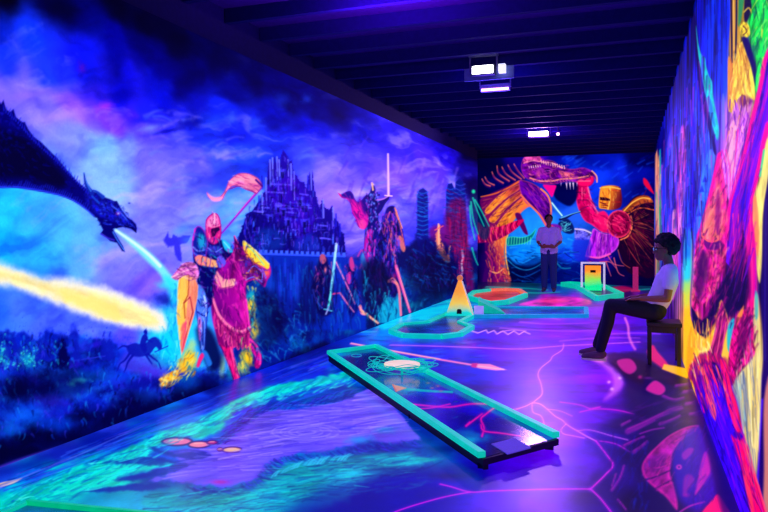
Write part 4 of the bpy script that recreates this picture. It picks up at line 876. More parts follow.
    K.fill('731,-20 738,-20 738,20 737,58 734,72 731,60', (196, 140, 56), 1, 1, tex=(2, 30, .4)); K.line('731,-20 731.5,30 732,62', (20, 10, 60), 1.6, soft=.8); K.line('736.5,-20 736.5,20 735.5,60', (20, 20, 70), 1.6, soft=.8); K.line('733.5,-20 734,50', (250, 200, 110), 1, soft=.8)
    K.fill('728,62 730,58 732,66 735,60 739,46 743,42 747,54 751,66 754,80 755,98 752,100 746,97 741,95 737,102 733,112 730,112 728,106', (255, 202, 76), 1, 1, tex=(3, 14, .3, .3)); K.fill('728,60 730.5,58 733,66 733,84 730,106 728,104', (220, 130, 60), .8, 1.2)
    for l in ('741,48 745,64 750,84', '737,60 738,80 734,102', '744,60 744,78 740,94', '748,70 750,92'): K.line(l, (190, 120, 40), 1.2, a=.7, soft=.9)
    K.fill('741,24 745,22 749,26 750,34 746,38 742,37 740,31', (226, 190, 60), 1, 1, tex=(2, 3, .4)); K.line('743,26 747,31 743,35', (90, 60, 30), 1, soft=.7)
    K.fill('740,-20 745,-20 744,0 741,20 738,24', (40, 140, 90), .9, 1); K.fill('746,-20 752,-20 752,4 748,20 744,18', (20, 12, 60), .95, 1.2); K.line('744,12 749,8 753,16', (200, 170, 60), 1.4, soft=.8)
    K.fill('742,38 747,38 752,50 756,64 757,82 755,84 751,66 746,52', (12, 8, 90), .95, 1.4)
    K.part('painted_green_drapery')
    K.fill('752,-20 800,-20 800,20 768,54 764,68 760,82 756.5,92 755.5,80 757,66 755,50 751,34 750,24 752,8', (30, 216, 84), 1, 1.2, tex=(4, 14, .4, .3))
    for i in range(44):
        u = R.uniform(753, 785); v = R.uniform(-10, 62)
        if v > 70 - (u - 756) * 1.2: continue
        K.line([(u, v), (u + R.uniform(-3, 3), v + R.uniform(6, 16))], [(230, 230, 80), (10, 130, 90), (90, 240, 120), (8, 90, 100)][R.randint(4)], 2, .6, a=.6, soft=1.1)
    K.part('painted_pale_pinnacles')
    K.fill('727,140 730,118 732,112 736,103 741,96 747,98 752,101 750,114 744,134 740,160 735,186 731,200 727,196 724,176 722,160', (206, 116, 214), 1, 1.4, tex=(3, 12, .45, .2)); K.fill('731,126 734,120 737,126 736,150 733,172 729,176 729,150', (250, 176, 204), .9, 2)
    for i in range(30):
        u = R.uniform(726, 750); v = R.uniform(98, 132); K.line([(u, v), (u + R.uniform(-3, 3), v + R.uniform(4, 12))], [(90, 20, 160), (250, 160, 120), (150, 40, 190)][R.randint(3)], 1.2, .5, a=.7, soft=.8)
    K.fill('738,100 744,95 750,97 753,102 748,106 742,106', (90, 20, 90), .7, 2)
    for l in ('726,150 730,170 730,196', '738,130 735,160 732,186', '722,150 726,166 727,196'): K.line(l, (230, 40, 160), 1.6, .8, a=.8, soft=1)
    K.part('painted_pink_rock')
    K.fill('718,156 721,152 722,166 724,186 726,204 728,222 730,240 726,262 716,290 708,300 700,306 693,312 691,290 692,262 695,240 700,228 706,212 711,190 715,170', (206, 34, 132), 1, 1.4, tex=(4, 7, .6, .4))
    K.fill('715,190 719,182 722,200 724,222 722,236 716,242 708,240 700,240 704,226 710,210', (255, 124, 120), .9, 2.5, tex=(3, 8, .4, .5))
    for i in range(50):
        u = R.uniform(694, 728); v = R.uniform(196, 300)
        if v < 330 - (u - 690) * 4.6 and v < 230: continue
        K.line([(u, v), (u + R.uniform(-3, 2), v + R.uniform(3, 11))], [(255, 140, 120), (120, 4, 110), (250, 40, 140), (60, 4, 100), (255, 90, 110)][R.randint(5)], 1.6, .5, a=.65, soft=.9)
    K.line('719,154 715,172 710,194 702,222 696,240', (250, 20, 150), 2.4, 1.6, soft=1); K.line('722,170 726,200 729,226', (250, 60, 150), 1.8, soft=1); K.fill('704,238 710,242 718,240 722,244 716,250 706,248', (80, 8, 110), .85, 1.2); K.line('702,236 708,241 716,241 721,236', (255, 110, 100), 1.4, soft=.9)
    K.fill('718,292 723,280 729,276 731,258 737,230 742,244 744,280 741,304 730,316 722,330 709,338 698,333 692,322 691,306 699,318 708,316', (18, 2, 66), .97, 2, rough=(4, 1.6)); K.fill('697,252 703,250 708,262 704,276 698,272', (120, 10, 120), .7, 2)
    K.part('painted_magenta_ribbon')
    K.fill('800,-6 768,50 763,78 756,104 750,128 744,156 737,180 731,200 728,226 726,262 732,270 738,236 742,214 744,222 744,262 750,300 756,296 756,250 751,214 754,190 760,166 766,140 772,116 800,80', (92, 8, 214), 1, 1.2, smooth=False, tex=(4, 30, .35, .2))
    K.line('800,-8 768,52 760,88 751,126 744,154 736,182 730,204 727,238', (244, 16, 152), 4, 4.5, soft=1.2); K.line('768,124 762,150 756,180 751,200 748,224', (246, 14, 150), 5, 3, soft=1.2); K.line('757,112 752,134 746,160 741,190 741,216', (190, 30, 220), 2, 1, soft=1)
    K.fill('746,160 751,150 748,180 744,206 742,222 740,196', (40, 8, 190), .85, 1.6); K.fill('737,196 741,216 744,250 742,290 736,300 730,270 731,232', (150, 10, 130), .7, 3); K.fill('749,210 754,226 756,262 755,300 750,306 746,270 745,236', (240, 20, 128), .85, 1.8)
    for l in ('733,214 734,250 732,280', '738,214 740,250 740,290', '750,216 752,262 752,300', '746,226 748,270'): K.line(l, [(60, 4, 150), (255, 70, 150)][len(l) % 2], 1.4, .8, a=.8, soft=.9)
    K.fill('742,240 747,252 750,292 743,306 734,306 728,290 734,262', (14, 1, 58), .85, 3)
    K.part('painted_cream_stripe')
    K.fill('766,142 770,140 768,180 764,210 763,250 760,282 757,270 756,240 753,220 755,200 759,182 764,160', (236, 218, 122), .95, 1.4, tex=(3, 20, .3)); K.fill('753,198 757,202 759,240 757,256 754,230', (255, 130, 90), .8, 1.4); K.line('764,150 760,176', (90, 210, 140), 2, soft=1); K.part('')
    K.fill('763,215 768,180 772,160 772,520 756,520 757,480 760,420 763,360 761,300 762,260', (24, 4, 92), .95, 1.2); K.line('762,400 759,450 757,500', (70, 20, 210), 2.4, soft=1.2); K.line('766,200 765,300 765,360', (50, 30, 130), 1.6, a=.7, soft=1)
    # flame tongue and the ground rocks
    K.part('painted_yellow_flame')
    K.fill('684,232 693,232 693,262 691,290 690,316 694,330 697,338 704,342 710,334 716,316 720,302 722,316 718,330 713,346 708,352 712,366 704,372 696,384 688,380 684,380', (255, 190, 46), 1, 1.3, smooth=False, rough=(4, 1.6))
    K.fill('684,232 692.5,232 692,258 690,278 684,278', (40, 130, 240), 1, 3); K.fill('684,262 691.5,262 690.5,286 684,290', (60, 210, 215), .95, 5); K.fill('684,284 690.5,284 690,302 684,306', (190, 220, 90), .85, 5); K.fill('698,344 705,347 710,342 708,354 700,356', (255, 232, 130), .8, 2.5); K.fill('688,340 692,330 694,352 690,374 686,374', (255, 150, 30), .7, 2)
    K.line('693,232 692.5,266 690.5,300 692,320', (120, 60, 150), 1.2, soft=1)
    for i in range(24):
        u = R.uniform(690, 714); v = R.uniform(324, 346); K.line([(u, v + 6), (u + R.uniform(-2, 2), v - R.uniform(3, 9))], [(255, 220, 90), (250, 130, 60)][i % 2], 1.6, .4, a=.7, soft=.9)
    K.part('painted_rock_spire')
    K.fill('720.5,301 724,306 728,318 729,330 726,348 722,362 717,372 709,366 707,356 711,344 716,326', (150, 26, 104), 1, 1, tex=(2, 14, .6, .3), rim=((250, 180, 90), 1, .8))
    for l in ('720,308 716,332 710,356', '723,312 720,336 715,362', '726,322 723,346', '718,320 712,344'): K.line(l, [(60, 2, 70), (230, 90, 130)][len(l) % 2], 1.3, .8, soft=.8)
    K.fill('722,352 727,330 731,334 731,356 728,378 722,384 718,376', (250, 200, 70), .95, 1.2); K.fill('728,326 734,318 735,328 731,340 729,352 727,344', (30, 180, 200), .9, 1.4)
    K.part('painted_magenta_rock')
    K.fill('734,326 738,318 743,310 747,311 752,320 754,332 753,342 756,350 752,360 746,366 740,374 734,384 730,384 728,366 730,346', (206, 20, 118), 1, 1.2, tex=(3, 7, .6, -.4))
    for i in range(18):
        u = R.uniform(731, 753); v = R.uniform(316, 366); K.line([(u, v), (u - R.uniform(1, 4), v + R.uniform(3, 10))], [(50, 2, 90), (250, 50, 130), (120, 4, 110)][R.randint(3)], 1.6, .6, a=.7, soft=.9)
    K.fill('737,316 742,308 744,306 742,316 736,326', (250, 150, 70), .9, 1)
    K.part('painted_pale_trunks')
    K.fill('755,296 758,300 760,340 761,372 760,420 757,470 752,476 747,450 742,430 740,420 736,400 733,386 742,370 750,362 756,350 754,322', (236, 212, 136), .97, 1.4, tex=(2.5, 40, .35, .05)); K.fill('734,384 740,374 746,380 748,410 744,430 738,412', (110, 130, 160), .75, 2.5); K.line('743,372 745,410 749,450', (70, 90, 130), 1.6, a=.8, soft=1.2); K.line('748,366 751,420 753,468', (255, 240, 170), 1.4, soft=1); K.line('739,384 745,420', (140, 190, 190), 1.6, soft=1.2); K.fill('755,292 758,296 758,316 755,318', (60, 170, 170), .8, 1.2)
    K.fill('764,400 772,380 772,520 763,520 764,470', (236, 150, 120), .8, 2)
    # draped robe down to the floor
    K.fill('688,378 690,366 698,356 706,352 716,356 726,360 730,372 730,386 700,384', (150, 16, 96), .9, 2.5, rough=(4, 2))
    K.hatch('690,380 698,358 714,356 728,366 726,392 696,396', 60, [(40, 0, 70), (250, 90, 90), (230, 20, 120), (90, 4, 110)], 14, 1.5, .75, 1.3, .25, 60)
    K.part('painted_purple_robe')
    K.fill('690,372 694,366 704,362 716,362 724,366 730,382 737,402 742,428 745,440 752,464 762,500 770,530 740,540 726,505 704,418 696,394', (120, 14, 110), 1, 2.2, smooth=False, tex=(5, 40, .25, .3), col2=(62, 10, 226), g=(706, 366, 712, 396))
    K.fill('698,376 706,400 716,440 732,500 740,520 732,520 724,498 706,430', (34, 4, 170), .6, 4); K.fill('716,392 726,420 738,460 750,505 740,505 728,456 718,420', (82, 20, 250), .6, 4)
    K.fill('720,360 727,366 731,386 737,404 742,428 741,434 736,432 730,414 725,394', (252, 30, 104), 1, 1.2, tex=(3, 20, .3)); K.fill('731,436 736,438 743,434 748,450 755,474 766,512 770,530 756,530 747,494 740,464', (252, 16, 108), 1, 1.6); K.line('744,440 754,472 766,512', (255, 90, 110), 1.6, soft=1); K.fill('742,452 745,462 752,496 754,512 750,512 744,480', (240, 80, 90), .6, 1.6)
    K.fill('702,366 707,376 713,396 716,412 715,420 710,412 706,396 701,378', (255, 106, 96), .95, 1.2); K.line('698,366 704,386 708,404', (240, 30, 120), 1.8, .8, soft=.9); K.line('709,366 716,382 719,396', (250, 60, 90), 2, .8, soft=.9); K.fill('712,362 718,366 723,378 720,382 715,374', (24, 2, 80), .9, 1); K.line('694,372 699,390 704,412', (200, 20, 140), 1.6, soft=1); K.line('716,366 722,382 728,396', (250, 130, 90), 1.3, soft=.9)
    K.fill('733,432 738,432 743,436 741,440 735,438', (50, 6, 160), .9, 1)
    K.part('')
    H = K.hatch
    H('692,378 728,372 744,436 764,512 732,512 704,418', 110, [(24, 2, 150), (90, 30, 250), (40, 4, 190), (16, 0, 90), (150, 10, 190)], 34, 1.8, .5, 1.25, .12, 61)
    H('693,366 722,366 730,400 722,420 704,410', 60, [(20, 0, 90), (255, 80, 100), (130, 6, 160), (240, 30, 110)], 16, 1.3, .7, 1.3, .2, 62)
    H('726,370 744,432 764,500 750,500 736,430', 40, [(255, 80, 120), (190, 0, 90), (255, 40, 110)], 20, 1.3, .6, 1.3, .1, 63)
    H('736,380 757,310 761,372 757,470 750,470', 70, [(255, 244, 190), (170, 150, 130), (110, 120, 160), (250, 210, 110)], 30, 1.3, .6, 1.5, .06, 64)
    H('696,240 722,160 730,238 716,290 694,312', 150, [(90, 2, 100), (255, 120, 130), (50, 0, 80), (250, 40, 150), (255, 160, 150)], 13, 2.0, .45, 1.85, .3, 65)
    H('731,126 752,100 748,130 738,180 730,196 724,166', 80, [(255, 190, 220), (120, 30, 170), (170, 60, 200), (240, 140, 180)], 16, 1.2, .55, 1.75, .25, 66)
    H('730,60 742,42 754,84 752,100 732,112', 70, [(255, 230, 130), (200, 120, 40), (150, 80, 40), (255, 190, 60)], 14, 1.3, .55, 1.5, .25, 67)
    H('734,180 762,90 768,60 766,126 750,210 748,296 730,262', 130, [(60, 0, 190), (250, 30, 160), (120, 10, 220), (30, 0, 130), (200, 10, 170)], 40, 1.6, .5, 1.8, .12, 68)
    H('752,0 800,0 768,54 757,88', 60, [(10, 110, 70), (150, 250, 110), (230, 240, 80), (6, 60, 70)], 12, 1.8, .6, 1.7, .5, 69)
    K.fill('698,262 704,250 709,262 706,284 700,300 695,290', (40, 0, 74), .7, 3); K.fill('716,196 719,190 721,210 719,234 715,226', (120, 6, 110), .7, 2); K.fill('740,330 746,322 748,340 742,358 737,352', (70, 0, 80), .7, 2.5); K.fill('704,214 709,204 712,214 708,228 703,230', (255, 150, 120), .6, 2)
    H('658,160 704,60 716,150 700,236 660,280', 260, [(8, 10, 130), (90, 60, 240), (20, 50, 220), (190, 60, 200), (6, 6, 70), (4, 4, 60), (30, 110, 230)], 34, 1.5, .6, 1.57, .06, 70)
    H('700,10 728,0 724,96 708,60', 40, [(6, 16, 120), (30, 80, 245)], 50, 3, .35, 1.57, .06, 71)
    H('734,320 752,312 755,350 734,382', 70, [(50, 0, 70), (250, 60, 140), (120, 4, 90), (20, 0, 50)], 14, 2.2, .5, 2.0, .25, 72)
    H('690,330 704,344 716,324 708,360 694,380', 16, [(255, 225, 90), (250, 120, 40), (255, 250, 180)], 12, 1.5, .6, 1.4, .5, 73)
    H('716,290 744,230 745,300 716,336 696,330', 90, [(10, 0, 40), (110, 6, 110), (24, 2, 70), (160, 14, 110)], 18, 1.6, .55, 1.9, .3, 74)
    H('672,250 684,130 686,170 676,290', 50, [(255, 170, 220), (150, 40, 160), (230, 90, 190)], 20, 1, .55, 1.6, .1, 75)
    H('656,160 661,160 662,300 656,300', 30, [(255, 190, 110), (60, 160, 150), (120, 40, 100)], 24, 1, .6, 1.57, .05, 76)
    return K

# ------------------------------------------------------------------ PAINTED FLOOR
def floor_washes():
    return [(0, 512, (0, 205, 180)), (20, 495, (0, 212, 196)), (60, 468, (0, 196, 204)), (40, 475, (10, 110, 220)), (0, 478, (30, 80, 215)), (60, 450, (40, 60, 220)), (100, 440, (16, 40, 190)), (110, 425, (40, 60, 215)), (100, 460, (0, 186, 205)), (150, 430, (10, 150, 220)), (140, 412, (20, 60, 210)), (180, 415, (20, 130, 225)), (200, 400, (24, 66, 220)), (210, 392, (8, 20, 120)), (250, 384, (14, 40, 190)), (240, 400, (16, 50, 205)), (290, 372, (12, 30, 190)), (300, 360, (8, 16, 120)), (320, 365, (14, 30, 195)), (320, 350, (6, 14, 120)), (345, 370, (10, 60, 200)), (300, 395, (8, 90, 215)), (335, 335, (6, 24, 130)), (350, 340, (10, 60, 190)), (340, 328, (6, 60, 140)),
            (60, 490, (0, 205, 200)), (120, 480, (0, 170, 200)), (160, 470, (4, 60, 190)), (100, 500, (0, 150, 190)), (190, 500, (0, 120, 190)), (230, 500, (0, 150, 195)), (290, 480, (0, 165, 195)), (340, 475, (4, 90, 180)), (270, 512, (4, 80, 170)), (350, 505, (6, 20, 130)), (400, 480, (10, 24, 170)), (420, 505, (12, 20, 170)), (385, 455, (6, 36, 144)), (400, 440, (4, 42, 152)), (420, 460, (6, 72, 152)), (450, 495, (20, 14, 180)), (470, 480, (16, 10, 150)), (500, 500, (70, 16, 235)), (540, 500, (101, 10, 227)), (520, 480, (66, 3, 211)), (550, 480, (110, 15, 232)), (600, 505, (33, 0, 141)), (580, 470, (88, 4, 231)), (620, 480, (24, 3, 120)), (640, 505, (4, 2, 67)), (610, 440, (35, 1, 148)), (640, 450, (8, 2, 82)), (630, 430, (12, 6, 97)), (560, 430, (114, 15, 237)), (590, 410, (98, 7, 231)), (540, 390, (105, 10, 232)), (600, 380, (120, 12, 236)), (560, 360, (98, 7, 231)), (510, 390, (65, 20, 240)), (480, 370, (24, 40, 205)), (470, 400, (20, 18, 160)), (450, 355, (20, 40, 200)), (500, 350, (72, 2, 221)), (480, 340, (65, 16, 229)), (440, 345, (30, 20, 190)), (400, 345, (14, 60, 200)), (380, 335, (10, 110, 215)), (420, 340, (20, 20, 170)),
            (530, 340, (98, 2, 226)), (560, 330, (120, 2, 227)), (600, 335, (110, 5, 227)), (580, 320, (98, 2, 216)), (620, 320, (88, 2, 221)), (640, 330, (66, 1, 201)), (620, 345, (76, 5, 221)), (640, 370, (20, 4, 110)), (660, 380, (12, 2, 70)), (665, 350, (30, 10, 130)), (660, 400, (20, 6, 140)), (680, 420, (90, 10, 170)), (690, 450, (40, 6, 190)), (705, 480, (30, 6, 170)), (690, 500, (60, 6, 140)), (660, 430, (8, 2, 90)), (720, 505, (60, 4, 120)), (680, 395, (40, 6, 130)),
            (380, 315, (0, 150, 210)), (420, 312, (0, 190, 220)), (440, 305, (0, 160, 190)), (400, 322, (0, 170, 225)), (450, 318, (10, 120, 210)), (470, 305, (10, 90, 170)), (490, 312, (16, 50, 180)), (430, 296, (0, 55, 70)), (460, 292, (4, 50, 100)), (500, 288, (3, 45, 65)), (530, 290, (2, 50, 65)), (560, 288, (10, 70, 150)), (520, 302, (70, 10, 150)), (550, 302, (180, 20, 170)), (570, 300, (140, 20, 201)), (540, 306, (132, 7, 211)), (590, 296, (30, 20, 130)), (610, 288, (6, 70, 100)), (630, 290, (40, 6, 80)), (640, 286, (10, 60, 90)), (500, 297, (20, 30, 120)), (600, 305, (110, 2, 201)), (480, 285, (10, 10, 60)), (560, 284, (6, 20, 80)), (640, 300, (60, 10, 140))]

def paint_floor():
    S = np.linspace(XA, XR, 720)
    vs = np.linspace(284, 640, 560)
    ys = np.sort(np.array([on_floor(CX + 180, v).y for v in vs]))
    T = np.concatenate([np.linspace(YN, ys[0] - .02, 40), ys]); T[-1] = max(T[-1], YB)
    T = np.minimum(T, YB + np.arange(len(T)) * 1e-7)
    f = lambda u, v: (lambda p: (p.x, p.y))(on_floor(u, max(v, 240)))
    def ch(s, t):
        d = np.maximum(-s * SN + t * CS, .9); return FOC * (s * CS + t * SN) / d, 1.6 * 952 / d
    K = Canvas(S, T, f, ch)
    K.splat(floor_washes(), 20, warp=7, wsc=24)
    SS, TT = np.meshgrid(S, T); n = fbm(SS * 1.3 + TT * .4, TT * 2.6 - SS, 5, 3); n2 = fbm(SS * 9, TT * 9, 4, 17); K.C *= (.52 + .62 * n + .28 * n2)[..., None]
    n3 = fbm(SS * 3 + n * 3, TT * 3, 4, 25); K.C = np.clip(K.C, 0, 255)
    R = np.random.RandomState(21); K.part(None)
    # brushed water bands at the foot of the left wall
    for i in range(260):
        u = R.uniform(0, 350); v0 = 482 - .36 * u; v = v0 + R.uniform(-2, 26)
        L = R.uniform(15, 60); c = [(30, 110, 240), (10, 20, 130), (20, 160, 235), (14, 40, 200), (60, 70, 225)][R.randint(5)]
        K.line([(u, v), (u + L * .5, v - L * .17), (u + L, v - L * .36)], c, R.uniform(.8, 2.6), .4, a=R.uniform(.25, .6), soft=1)
    K.line('0,488 40,470 80,454 120,436 160,420', (110, 120, 240), 1, a=.8, soft=.8); K.fill('0,483 14,480 22,478 14,483 4,486 -6,488', (250, 210, 180), .9, .8)
    # turquoise grass bank
    K.fill('-40,520 0,498 30,484 60,474 90,464 110,456 125,448 150,438 170,430 190,424 210,414 235,400 262,388 300,381 350,372 352,378 320,386 290,392 262,399 240,409 226,424 214,434 196,438 178,437 166,443 150,458 178,466 150,470 120,478 130,484 100,490 60,498 30,506 0,520', (0, 214, 190), .9, 3, rough=(9, 4), tex=(30, 5, .3, -.4))
    for i in range(240):
        u = R.uniform(-10, 350); v = np.interp(u, [0, 60, 125, 190, 235, 300, 350], [498, 474, 448, 424, 402, 384, 374]) + R.uniform(0, 18) * (1 if u < 150 else .7)
        K.line([(u, v), (u + R.uniform(4, 12), v - R.uniform(2, 6))], [(60, 240, 225), (0, 140, 200), (0, 90, 180), (30, 225, 230)][R.randint(4)], 1.6, .4, a=.6, soft=.9)
    for l in ('105,462 130,461 150,458 172,462', '118,478 150,474 180,462', '90,490 130,486 160,480 190,484', '100,458 140,440'): K.line(l, (6, 30, 150), 2.2, .5, a=.6, soft=2)
    # violet lagoon
    K.fill('150,480 165,474 152,470 168,466 190,462 172,458 168,452 186,448 204,446 218,443 226,437 233,431 248,419 263,412 280,410 298,409 328,404 350,397 372,388 392,404 410,426 420,440 396,444 372,441 350,446 328,451 300,454 284,458 272,464 262,472 252,480 236,485 209,487 180,484 164,482', (104, 80, 234), .96, 2.2, rough=(8, 3), tex=(40, 5, .22, -.15))
    for i in range(150):   # swirling ripples
        u = R.uniform(175, 395); v = np.interp(u, [170, 230, 300, 350, 395], [474, 455, 430, 420, 424]) + R.normal(0, 11); L = R.uniform(14, 46)
        lo = np.interp(u, [150, 218, 248, 298, 350, 372, 400], [470, 446, 422, 412, 400, 392, 416]); hi = np.interp(u, [150, 210, 250, 275, 300, 350, 410], [480, 484, 478, 461, 452, 444, 438])
        if v < lo + 3 or v > hi - 3: continue
        K.line([(u - L / 2, v + L * .07), (u, v - L * .03), (u + L / 2, v - L * .1)], [(146, 126, 252), (70, 50, 214), (90, 70, 230), (170, 140, 250)][R.randint(4)], R.uniform(.7, 1.8), .4, a=R.uniform(.3, .65), soft=.8)
    for r_ in (1.0, .75, .5, .28):
        K.line([(306 + 34 * r_ * math.cos(t), 432 + 8 * r_ * math.sin(t)) for t in np.linspace(.3, 6.2, 14)], (160, 140, 252), 1.1, a=.55, soft=.9)
    K.line('168,453 190,450 210,455 180,461 160,466', (10, 14, 150), 2.4, .6, a=.7, soft=2); K.line('152,471 176,466 196,464', (10, 20, 150), 1.8, .4, a=.6, soft=1.6)
    K.blob(220, 482, 12, 3, (190, 30, 140), .6); K.blob(300, 476, 0.1, 0.1, (0, 0, 0), 0)
    # furry shadow banks of the lagoon
    up = P('206,445 222,441 233,430 246,419 260,411 276,408 298,406 326,401 350,394')
    lo = P('186,487 212,490 236,488 254,482 262,473 270,464 284,458 302,456 330,454 356,449 386,445 412,442')
    for path, sg, dw in ((up, -1, 2.2), (lo, 1, 3)):
        K.line(path, (8, 14, 130), dw, dw, a=.4, soft=4)
        cp = catmull(path, False, 12)
        for i in range(420):
            p = cp[R.randint(len(cp))]; ox, oy = R.uniform(-6, 6), R.uniform(-2.2, 3.2) * sg; K.line([(p[0] + ox, p[1] + oy), (p[0] + ox + 3, p[1] + oy + sg * R.uniform(1.5, 3.5)), (p[0] + ox + R.uniform(6, 12), p[1] + oy + sg * R.uniform(2, 5))], [(8, 10, 120), (6, 40, 140), (70, 50, 220), (10, 110, 190)][R.randint(4)], 1, .3, a=.55, soft=.7)
    K.fill('150,492 200,494 250,490 272,478 288,466 330,460 380,452 410,452 420,466 390,478 360,486 340,500 300,512 200,520 140,506', (0, 160, 168), .8, 6, rough=(14, 6), tex=(40, 6, .4, -.1))
    for i in range(260):
        u = R.uniform(130, 425); v = np.interp(u, [130, 200, 260, 290, 340, 420], [494, 496, 488, 470, 462, 454]) + R.uniform(-2, 34); 
        K.line([(u, v), (u + R.uniform(3, 10), v - R.uniform(-1, 3)), (u + R.uniform(12, 26), v - R.uniform(0, 6))], [(40, 220, 214), (0, 60, 150), (0, 190, 200), (4, 20, 110), (0, 120, 180)][R.randint(5)], R.uniform(.8, 2.2), .4, a=R.uniform(.25, .6), soft=1)
    for i in range(70):
        u = R.uniform(268, 350); v = np.interp(u, [268, 300, 350], [474, 461, 455]); K.line([(u, v + 5), (u + 3, v + 1), (u + R.uniform(4, 9), v - R.uniform(0, 3))], (60, 190, 225), .9, .3, a=.7, soft=.6)
    K.fill('300,500 360,478 420,470 450,476 440,520 300,520', (8, 16, 140), .6, 10)
    for pg in ('100,464 126,460 152,457 176,462 154,465 128,464', '112,480 146,473 178,464 188,467 160,475 136,480', '150,447 176,453 200,452 214,456 186,459 164,455', '84,492 120,486 154,483 170,487 130,491'):
        K.fill(pg, (6, 22, 140), .75, 1.8, rough=(6, 2))
    K.fill('0,468 60,447 130,424 200,398 236,384 310,353 350,334 352,342 310,364 240,396 200,412 130,436 60,462 0,480', (8, 22, 150), .6, 4, rough=(12, 3))
    # pebbles
    for u, v, rx, ry, c in ((177, 441.5, 14, 3.6, (222, 112, 168)), (199, 444.5, 10, 3.0, (236, 130, 160)), (212, 442.5, 5, 1.8, (170, 40, 130)), (232, 449.8, 9, 2.6, (238, 186, 128)), (220, 449.5, 3, 1.6, (120, 50, 120))):
        e = [(u + rx * math.cos(t), v + ry * math.sin(t) - .1 * rx * math.cos(t) * .2) for t in np.linspace(0, 2 * math.pi, 14, endpoint=False)]
        K.fill([(u + (x - u) * 1.16, v + (y - v) * 1.35) for x, y in e], (30, 6, 110), .9, .9); K.fill(e, c, 1, .8, rim=((90, 10, 110), .7, .7)); K.line([(u - rx * .5, v - ry * .35), (u + rx * .4, v - ry * .45)], (250, 190, 190), 1, a=.7, soft=.7)
    # dark blue patch with teal lights beside the lane
    for u, v, rx, ry, c, a in ((425, 460, 13, 3.5, (0, 180, 170), .7), (440, 450, 20, 5, (6, 8, 100), .6), (400, 470, 30, 5, (6, 12, 110), .6), (450, 476, 24, 4, (6, 6, 90), .6), (360, 440, 14, 5, (0, 160, 210), .6), (386, 430, 12, 4, (0, 150, 190), .5), (400, 446, 12, 5, (6, 20, 130), .7), (350, 428, 12, 3, (20, 40, 190), .4), (366, 384, 12, 3, (0, 150, 210), .6), (345, 366, 16, 4, (10, 70, 215), .5), (300, 378, 30, 4, (20, 50, 210), .5),
                               (395, 352, 12, 3, (40, 90, 225), .5), (430, 352, 16, 3, (60, 120, 235), .45), (470, 356, 20, 3, (20, 30, 190), .5), (470, 346, 12, 5, (150, 40, 200), .45), (468, 342, 10, 5, (190, 60, 200), .4), (392, 340, 10, 6, (90, 50, 200), .3)):
        K.blob(u, v, rx, ry, c, a, rough=.6)
    for i in range(80):
        u = R.uniform(330, 480); v = R.uniform(336, 366); K.line([(u, v), (u + R.uniform(6, 20), v + R.uniform(-2, 2))], [(30, 90, 230), (10, 14, 130), (60, 130, 235), (60, 30, 210)][R.randint(4)], 1.6, .5, a=.4, soft=1)
    # turquoise shallows beyond
    for i in range(160):
        u = R.uniform(330, 470); v = R.uniform(298, 332); 
        if v < 330 - (u - 330) * .35: continue
        K.line([(u, v), (u + R.uniform(8, 26), v - R.uniform(0, 3))], [(0, 210, 225), (20, 120, 225), (0, 170, 200), (90, 230, 235), (10, 60, 180)][R.randint(5)], R.uniform(.8, 2), .4, a=.55, soft=.9)
    K.fill('378,322 396,314 430,308 452,304 452,310 430,316 404,322 384,330', (0, 200, 226), .75, 2)
    # spear
    K.line('351,343.5 400,352.5 440,359.5 482,366.5', (238, 120, 190), 1.7, soft=.7); K.line('351,343 400,352 440,359', (255, 180, 190), .7, soft=.5); K.fill('476,363.5 490,364 507,370 496,370.5 480,368.6 474,367', (240, 130, 190), 1, .8, smooth=False); K.line('478,366 504,369.5', (255, 190, 210), .8, soft=.5); K.fill('472,363 478,363 476,368 471,367', (190, 40, 140), 1, .7, smooth=False)
    # lightning
    for l, w in (('563.6,344 562,350 553,356 550,360.6 541,368 538,375 541,384 542,394 536,400 532.5,403', 2.2), ('517,409 526,406 532.5,403 540,404 547,409 555,416 562,420 566,424', 2.4), ('566,424 572,428 577.5,431 586,436 596,441', 2.4), ('566,424 561,430 564,434 574,436 584,438', 1.8), ('532,403 533,412 541,416 544,424 542,428', 1.6), ('480,418 500,412 517,409', 1.6), ('547,409 560,411 572,416', 1.2), ('390,345 430,346 477,347.5 520,349 560,346 600,344 640,342', 1.4), ('577,431 590,430 612,436 628,440', 1.2)):
        K.line(l, (170, 50, 230), w * 1.8, a=.35, soft=2.4); K.line(l, (220, 120, 240), w * .5, a=.85, soft=.6)
    for l, w in (('596,441 606,454 613,465 606,474 598,482 590.6,489', 2.4), ('590.6,489 600,498 611,512 616,520', 2.4), ('590.6,489 560,489 520,490 490,491 470,492 452,487 440,484', 1.9), ('380,520 400,510 440,498 470,492', 2), ('480,360 0,0', 0), ('600,441 616,444 630,452', 1.3), ('580,412 596,409 616,410 634,414', 1.6), ('590,409 600,407', 2), ('560,402 580,405 590,409', 1.4)):
        if w: K.line(l, (150, 10, 215), w * 1.8, a=.4, soft=2.6); K.line(l, (216, 30, 215), w * .55, a=.9, soft=.7)
    # white zig-zag marks and soft bands
    K.line('472,331 478,333 486,330 488,333 494,330.5 497,334 503,331 508,334.5 514,331 519,334.5 524,331.5 530,334', (220, 150, 240), 1.1, soft=.6, smooth=False); K.line('500,332 512,330 526,331', (210, 130, 240), .9, soft=.6)
    for l in ('520,322 550,324 590,323', '530,312 560,320', '500,328 560,331 610,330', '610,334 640,333 660,334', '560,341 600,338 640,338'): K.line(l, (196, 110, 240), 1.5, .7, a=.6, soft=1)
    K.line('625,318 628,326 629,336 632,344 635,349', (236, 120, 220), 3, 2, a=.8, soft=1.4)
